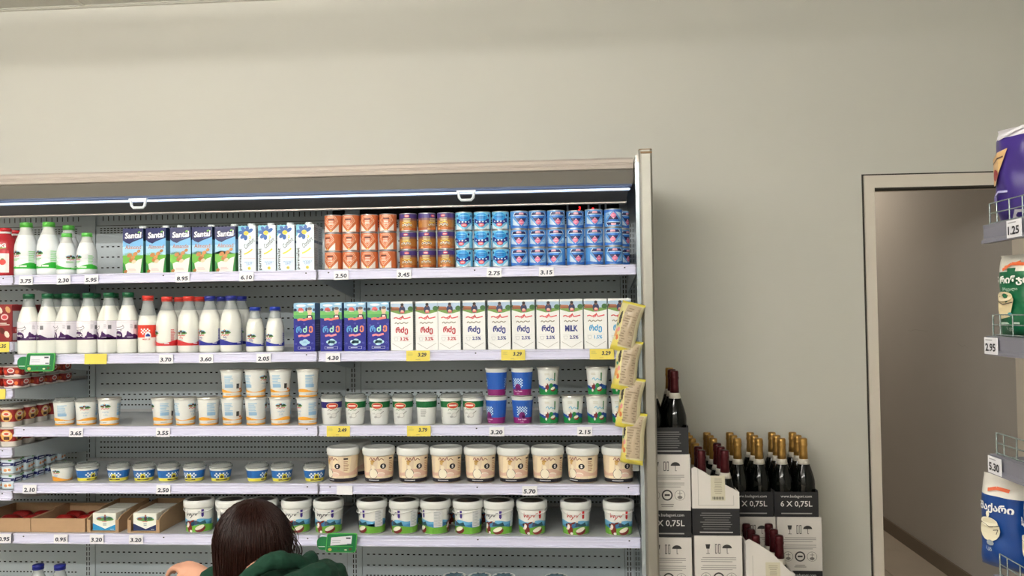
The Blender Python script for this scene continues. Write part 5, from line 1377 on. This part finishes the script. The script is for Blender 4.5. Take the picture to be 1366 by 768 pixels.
for k,z in enumerate(GZ):
    s=Gp('shelf',MB().box(GX+.004,GX+.40,GY-L,GY,z-.025,z-.006),M_GL)
    obj('shelf_rail',MB().prism([(GX,z),(GX+.010,z+.001),(GX+.012,z-.038),(GX-.004,z-.038),(GX-.004,z-.032),(GX+.001,z-.028),(GX+.001,z-.008)],'y',GY-L,GY),M_GL,s)
    wf=MB(); fx=GX+.012
    for q in (0,.0205,.041): wf.tube([(fx,GY-.006,z+.003+q),(fx,GY-L,z+.003+q)],.0014,6)
    ys_=[GY-.006-.03*0,GY-.036]+[GY-.036-.05*i for i in range(1,18)]
    for y in ys_: wf.tube([(fx,y,z-.002),(fx,y,z+.044)],.0018 if y==ys_[0] else .0015,6)
    obj('wire_fence',wf,M_GW,s)
def gtag(txt,y,z,lb):
    t=thing('price_tag',lb,'price tag',(GX-.0045,y,z-.036),-PI/2,'price tags',None)
    t.rotation_euler=(0,0,-PI/2)
    obj('tag_card',MB().box(-.027,.027,-.0008,.0008,0,.034),M_TAG,t)
    a=Art(); a.text(txt,0,.014,.0165,(30,32,40),1,w=.042,bold=.03); a.bars(-.02,.027,.02,.031,1,(170,170,176),1); obj('tag_print',a.front(-.0009),PRINT,t)
def gy(px,py): return atx(px,py,GX).y
gtag('1.25',gy(1356,305),GZ[0],'white price tag 1.25 on the upper shelf below the purple bag'); gtag('2.95',gy(1325,458),GZ[1],'white price tag 2.95 on the middle shelf below the green rice bag'); gtag('5.30',gy(1330,618),GZ[2],'white price tag 5.30 on the empty shelf above the blue sugar bag')
def grocery_bag(name,label,cols,art,loc,W,H,T_,rz,seed,group='grocery bags',lean=0):
    t=thing(name,label,'bag',loc,0,group,rot=(lean,0,rz))
    obj('bag',bag_mesh(W,H,T_,cols,20,24,seed),M_FILM,t)
    if art:
        # lay the print over the front of the pillow
        def fn(u,v,e):
            uu=u/W+.5; vv=v/H; th=(max(0,1-abs(2*uu-1)**2.4))**.6*(max(0,1-abs(2*vv-1)**5))**.7
            return (u*(1-.10*math.sin(PI*vv)),-(T_/2*th)-.0045-e,v)
        obj('bag_print',art.flat(fn),PRINTG,t)
    return t
def rice_art():
    a=Art(); a.text('ბრინჯი',0,.118,.020,(240,240,236),1,w=.085,bold=.04); a.text('მრგვალი',0,.100,.008,(210,226,214),1,w=.04)
    a.line([(-.02,.140),(-.0,.152),(.03,.150)],.006,(238,116,70),1); a.line([(-.015,.146),(.02,.156)],.004,(238,130,80),2)
    a.poly([(-.042,.086),(.004,.090),(.010,.08),(.0,.045),(-.03,.040),(-.044,.06)],(226,208,164),1); a.ell(-.018,.086,.026,.010,(236,222,186),2,14); a.line([(-.042,.076),(-.02,.070),(.008,.074)],.002,(60,50,40),3)
    for u,v in ((-.03,.086),(-.02,.089),(-.012,.084),(-.004,.088)): a.ell(u,v,.0015,.0015,(60,50,40),3,6)
    a.ell(.0,.05,.006,.004,(70,160,170),2,8); a.rect(-.03,.030,.02,.034,(200,220,205),1); a.text('1კგ',-.008,.020,.009,(220,230,222),1)
    return a
def green_cols(u,v,sd): return (232,228,216) if v>.80-.02*math.sin(9*u) else (18,104,66)
def sugar_art():
    a=Art(); a.text('შაქარი',0,.130,.021,(240,240,240),1,w=.086,bold=.04); a.line([(-.02,.166),(.0,.172),(.03,.170)],.007,(236,116,80),1)
    a.ell(-.012,.085,.029,.024,(232,224,196),1,16); a.ell(-.014,.100,.025,.010,(242,236,212),2,14); a.ell(-.016,.116,.005,.007,(242,236,212),2,8); a.line([(-.038,.096),(-.01,.090),(.014,.096)],.0018,(70,60,50),3); a.line([(.0,.085),(.012,.088),(.008,.078)],.0015,(70,60,50),3)
    a.ell(-.008,.058,.010,.006,(150,160,170),2,8); a.text('1კგ',-.012,.045,.009,(220,228,236),1)
    return a
def blue_cols(u,v,sd): return (236,232,224) if v>.78 else (16,66,140)
def purple_art():
    a=Art(); a.poly([(-.05,.085),(-.046,.14),(-.02,.15),(.012,.155),(-.015,.11),(-.03,.085)],(226,186,130),1); a.ell(-.03,.105,.012,.012,(170,60,60),2,10); a.line([(-.044,.13),(-.02,.138),(.0,.14)],.003,(90,60,50),2)
    a.poly([(-.03,.185),(.02,.20),(.05,.195),(.02,.188),(-.02,.175)],(236,232,240),1); a.line([(-.04,.062),(-.02,.07),(.01,.068)],.004,(190,190,230),1); a.ell(-.035,.055,.010,.010,(120,110,190),1,10); a.poly([(.0,.012),(.02,.03),(.045,.028),(.05,.012)],(236,232,240),1)
    return a
def purple_cols(u,v,sd): return (236,232,238) if v>.86 else ((150,140,180) if .70<v<.76 and u<.5 else (62,42,128))
bx=GX+.066
def by(px,py): return atx(px,py,bx).y
grocery_bag('rice_bag','green and white rice bag behind the wire fence, far end of the middle shelf',green_cols,rice_art(),(bx,by(1369,400),GZ[1]-.005),.118,.172,.075,-PI/2+.35,5)
grocery_bag('rice_bag','green and white rice bag, second from the far end of the middle shelf',green_cols,rice_art(),(bx,by(1369,400)-.14,GZ[1]-.005),.118,.172,.075,-PI/2+.2,6)
grocery_bag('snack_flour_bag','purple bag with bread picture on the upper shelf of the right shelving',purple_cols,purple_art(),(bx,by(1367,260),GZ[0]-.005),.13,.205,.085,-PI/2+.25,8)
grocery_bag('snack_flour_bag','purple bag second from the far end of the upper shelf',purple_cols,purple_art(),(bx,by(1367,260)-.155,GZ[0]-.005),.13,.205,.085,-PI/2+.1,9)
grocery_bag('sugar_bag','blue and white sugar bag leaning over the fence of the lower shelf',blue_cols,sugar_art(),(bx-.012,by(1352,720),GZ[3]-.005),.125,.195,.08,-PI/2+.45,11,lean=-.05)
grocery_bag('sugar_bag','blue and white sugar bag, second from the far end of the lower shelf',blue_cols,sugar_art(),(bx,by(1352,720)-.15,GZ[3]-.005),.125,.195,.08,-PI/2+.2,12)

# ------------------------------------------------------------------ the crouching person in a green hoodie
F=Vector((-.75,.66,0)).normalized(); LF=Vector((-F.y,F.x,0)); UZ=Vector((0,0,1))
HC=at(331,724,-.80)                        # centre of the skull
ROOT=Vector((1.55,-.98,FZ))
def W(o,f=0,l=0,z=0): return o+F*f+LF*l+UZ*z
NB=W(HC,-.125,0,-.085)                     # base of the neck
PV=W(NB,-.36,0,-.36)                       # pelvis
def limb(mb,pts,rad,seg=14):
    """a tapering limb with rounded ends"""
    P=[Vector(p) for p in pts]; d0=(P[0]-P[1]).normalized(); d1=(P[-1]-P[-2]).normalized()
    pp=[P[0]+d0*rad[0]*.95,P[0]+d0*rad[0]*.6]+P+[P[-1]+d1*rad[-1]*.6,P[-1]+d1*rad[-1]*.95]
    rr=[rad[0]*.25,rad[0]*.78]+list(rad)+[rad[-1]*.78,rad[-1]*.25]
    # refine
    Q=[];R=[]
    for i in range(len(pp)-1):
        for t in (0,.5): Q.append(pp[i].lerp(pp[i+1],t)-ROOT); R.append(rr[i]+(rr[i+1]-rr[i])*t)
    Q.append(pp[-1]-ROOT); R.append(rr[-1])
    return mb.tube(Q,.1,seg,rad=R)
def ellip(mb,c,rx,ry,rz,n=20):
    """ellipsoid with axes along facing, left, up"""
    o=len(mb.v); c=c-ROOT
    def f(u,v):
        t=2*PI*u; q=PI*(v-.5); return c+F*(rx*math.cos(q)*math.cos(t))+LF*(ry*math.cos(q)*math.sin(t))+UZ*(rz*math.sin(q))
    return mb.grid(f,n,n//2)
person=thing('person','crouching person with dark brown hair and green hoodie in front of the lower shelves','person',ROOT)
def soft(o,vox,sm=6,noise=0,nsz=.05):
    m=o.modifiers.new('remesh','REMESH'); m.mode='VOXEL'; m.voxel_size=vox; m.use_smooth_shade=True
    s=o.modifiers.new('smooth','SMOOTH'); s.iterations=sm; s.factor=.5
    if noise:
        tx=bpy.data.textures.new('folds','CLOUDS'); tx.noise_scale=nsz
        d=o.modifiers.new('folds','DISPLACE'); d.texture=tx; d.strength=noise; d.mid_level=.5; d.texture_coords='LOCAL'
SHL={}; ELB={}; WRI={}
SHL[1]=W(NB,-.03,.165,-.05); SHL[-1]=W(NB,-.03,-.165,-.05)
WRI[-1]=at(279,772,-.66); ELB[-1]=(SHL[-1]+WRI[-1])/2+Vector((.03,.06,-.11))
WRI[1]=W(NB,.30,.06,-.30); ELB[1]=W(NB,.10,.24,-.30)
KN={s:W(PV,.36,s*.15,.10) for s in (1,-1)}; HIP={s:W(PV,0,s*.09,0) for s in (1,-1)}
AN={s:Vector((W(PV,.24,s*.13).x,W(PV,.24,s*.13).y,FZ+.085)) for s in (1,-1)}
SK=mat('skin',(214,160,134),.5,noise=.05,scale=40,sss=.1)
b=MB()
HD=(F*.55-UZ*.83).normalized()             # the face looks down and forward
# skull, jaw, nose, ears
ellip(b,HC,.098,.076,.098); ellip(b,W(HC,.03,0,-.055),.075,.060,.075)
limb(b,[W(HC,.085,0,-.045),W(HC,.098,0,-.075)],[.010,.014],8)
for s in (1,-1): ellip(b,W(HC,-.01,s*.078,-.02),.018,.008,.028,10)
limb(b,[W(HC,-.05,0,-.05),NB],[.058,.062])
limb(b,[NB,W(NB,-.10,0,-.10),W(NB,-.24,0,-.22),PV],[.075,.125,.115,.125],18)
for s in (1,-1):
    limb(b,[W(NB,-.02,s*.05,-.03),SHL[s]],[.06,.06]); limb(b,[SHL[s],ELB[s]],[.052,.042]); limb(b,[ELB[s],WRI[s]],[.040,.027])
    limb(b,[HIP[s],KN[s]],[.092,.060]); limb(b,[KN[s],W(KN[s].lerp(AN[s],.35),-.015),AN[s]],[.055,.052,.036]); limb(b,[AN[s]-UZ*.03,W(AN[s],.13,0,-.055)],[.036,.026])
    # hand: palm and five bent fingers
    w=WRI[s]; d=(w-ELB[s]).normalized() if s<0 else F
    d=(d+F*.6).normalized(); sd=d.cross(UZ).normalized(); up=sd.cross(d)
    limb(b,[w,w+d*.05,w+d*.085],[.027,.030,.028])
    for q,(o_,ln) in enumerate(((-.030,.060),(-.010,.072),(.010,.068),(.029,.054))):
        k0=w+d*.085+sd*o_; k1=k0+d*ln*.45+up*.004; k2=k1+d*ln*.30-up*ln*.28; k3=k2+d*ln*.08-up*ln*.30
        limb(b,[k0,k1,k2,k3],[.0098,.0092,.0085,.0075],8)
    tb=w+d*.03-sd*.026*(-s); limb(b,[tb,tb+d*.03-sd*.018*(-s)-up*.010,tb+d*.058-sd*.020*(-s)-up*.020],[.0125,.0105,.0088],8)
bo=obj('body',b,SK,person); soft(bo,.0065,4)
# eyes
for s in (1,-1):
    ec=W(HC,.096,s*.030,-.012)-ROOT; obj('eye',MB().lathe([(0,-.010),(.007,-.007),(.010,0),(.007,.007),(0,.010)],12),mat('eye_white',(236,232,228),.2),person,ec)
# hoodie
GR=mat('green_fleece',(6,56,38),.9,noise=.16,scale=120,bump=.5)
h=MB()
limb(h,[W(NB,-.035,0,-.035),W(NB,-.11,0,-.11),W(NB,-.24,0,-.22),W(PV,.0,0,.02)],[.105,.150,.140,.150],20)
for s in (1,-1):
    limb(h,[W(NB,-.04,s*.05,-.045),SHL[s]],[.085,.078]); limb(h,[SHL[s],ELB[s]],[.074,.060]); limb(h,[ELB[s],ELB[s].lerp(WRI[s],.95)],[.058,.042])
ho=obj('hoodie',h,GR,person); soft(ho,.008,5,.034,.06)
# hood lying on the shoulders: a thick open roll round the back of the neck
hd=MB(); ring=[]; rr=[]; NBN=NB; NB=NB+Vector((.018,-.02,.016))
for i in range(28):
    t=2*PI*i/28; bk=.5-.5*math.cos(t)     # 0 at the throat, 1 at the back
    ring.append(W(NB,.060-.150*bk,math.sin(t)*(.092+.02*bk),-.02+.085*bk+.012*math.sin(3*t))-ROOT); rr.append(.013+.010*bk+.003*math.sin(5*t))
hd.tube(ring,.03,12,closed=True,rad=rr)
ring2=[];r2=[]
for i in range(19):
    t=PI*(.30+1.40*i/18); bk=.5-.5*math.cos(t)
    ring2.append(W(NB,.075-.225*bk,math.sin(t)*(.128+.01*bk),-.045+.055*bk+.012*math.sin(4*t))-ROOT); r2.append(.024+.018*math.sin(PI*i/18)+.004*math.sin(7*t))
hd.tube(ring2,.03,12,rad=r2)
limb(hd,[W(NB,-.085,-.055,-.035),W(NB,-.115,.0,-.045),W(NB,-.085,.055,-.035)],[.026,.034,.026])
limb(hd,[W(NB,-.16,-.04,-.03),W(NB,-.20,0,-.085),W(NB,-.20,.03,-.12)],[.030,.045,.030])
hh=obj('hood',hd,GR,person); soft(hh,.006,3,.012,.035)
obj('collar_lining',MB().tube([p+UZ*.006+F*.010 for p in ring[3:10]],.008,8),mat('lining_grey',(136,120,114),.9),person)
# trousers and shoes
TR=mat('dark_trousers',(34,36,44),.9,noise=.1,scale=80)
tq=MB()
limb(tq,[W(PV,0,.07,.02),W(PV,0,-.07,.02)],[.135,.135])
for s in (1,-1): limb(tq,[HIP[s],KN[s]],[.108,.074]); limb(tq,[KN[s],AN[s]+UZ*.03],[.072,.052])
to=obj('trousers',tq,TR,person); soft(to,.010,6,.012,.06)
for s in (1,-1):
    sh=MB(); a0=AN[s]; limb(sh,[W(a0,-.045,0,-.038),W(a0,.06,0,-.042),W(a0,.15,0,-.052)],[.044,.042,.032]); so=obj('shoe',sh,mat('shoe_black',(28,28,30),.6),person); soft(so,.007,5)
# hair: a solid under-layer and single strands over it, hanging from the crown
HR=mat('dark_brown_hair',(38,14,8),.36,noise=.3,scale=90,spec=.35)
CRN=W(HC,-.005,-.012,0)
def hairpath(ph,s,off,ln):
    """ph: azimuth from the facing direction; s 0..1 from the parting down; ln hanging length"""
    bk=max(0,-math.cos(ph))                 # towards the nape
    rx=.121+off-.004*bk; ry=.104+off; rz=.120+off
    arc=1.35; tot=arc*.115+ln
    d=s*tot
    if d<arc*.115:
        th=.04+(PI/2-.04)*d/(arc*.115); c=CRN
        return c+(F*(rx*math.sin(th)*math.cos(ph))+LF*(ry*math.sin(th)*math.sin(ph))+UZ*(rz*math.cos(th)))
    e=d-arc*.115; k=1-.10*min(1,e/.2)
    return CRN+(F*(rx*k*math.cos(ph)+.02*bk*e/.1)+LF*(ry*k*math.sin(ph))-UZ*e)
def hang(ph):
    dl=abs((ph-4.05+PI)%(2*PI)-PI); return .26-.225*min(1,max(0,(1.05-dl)/.5))   # short where the nape shows
hm=MB(); hm.grid(lambda u,v:hairpath(2*PI*u,v,-.004,hang(2*PI*u))-ROOT,48,22)
obj('hair_underlayer',hm,HR,person)
hs=MB(); rg=random.Random(21)
for i in range(1700):
    ph=rg.uniform(0,2*PI); off=rg.uniform(-.003,.006); ln=hang(ph)*rg.uniform(.88,1.08)+rg.uniform(-.012,.012); s0=rg.choice((0,0,.05,.15,.3))*rg.random(); wob=rg.uniform(0,6); am=rg.uniform(.0005,.003); n=13; pts=[]
    dph=rg.uniform(-.08,.08)
    for k in range(n):
        s=s0+(1-s0)*k/(n-1); p_=hairpath(ph+dph*s,s,off,max(.01,ln)); pts.append(p_-ROOT+LF*(am*math.sin(wob+5*s))+F*(am*math.cos(wob+4*s)))
    hs.tube(pts,.0014,3,rad=[.0014*(1-.6*(k/(n-1))**2) for k in range(n)])
# loose wisps sticking out at the nape
for i in range(60):
    ph=rg.uniform(3.0,4.5); s1=rg.uniform(.45,.8); p0=hairpath(ph,s1,.002,hang(ph)); pts=[]; out=(p0-CRN); out.z=0; out=out.normalized(); a=rg.uniform(.006,.034); lg=rg.uniform(.06,.10)
    for k in range(9):
        t=k/8; pts.append(p0-ROOT+out*(a*math.sin(PI*.75*t))-UZ*(lg*t)+LF*(.004*math.sin(3*t+i)))
    hs.tube(pts,.0011,3)
st=obj('hair_strands',hs,HR,person); st['kind']='stuff'
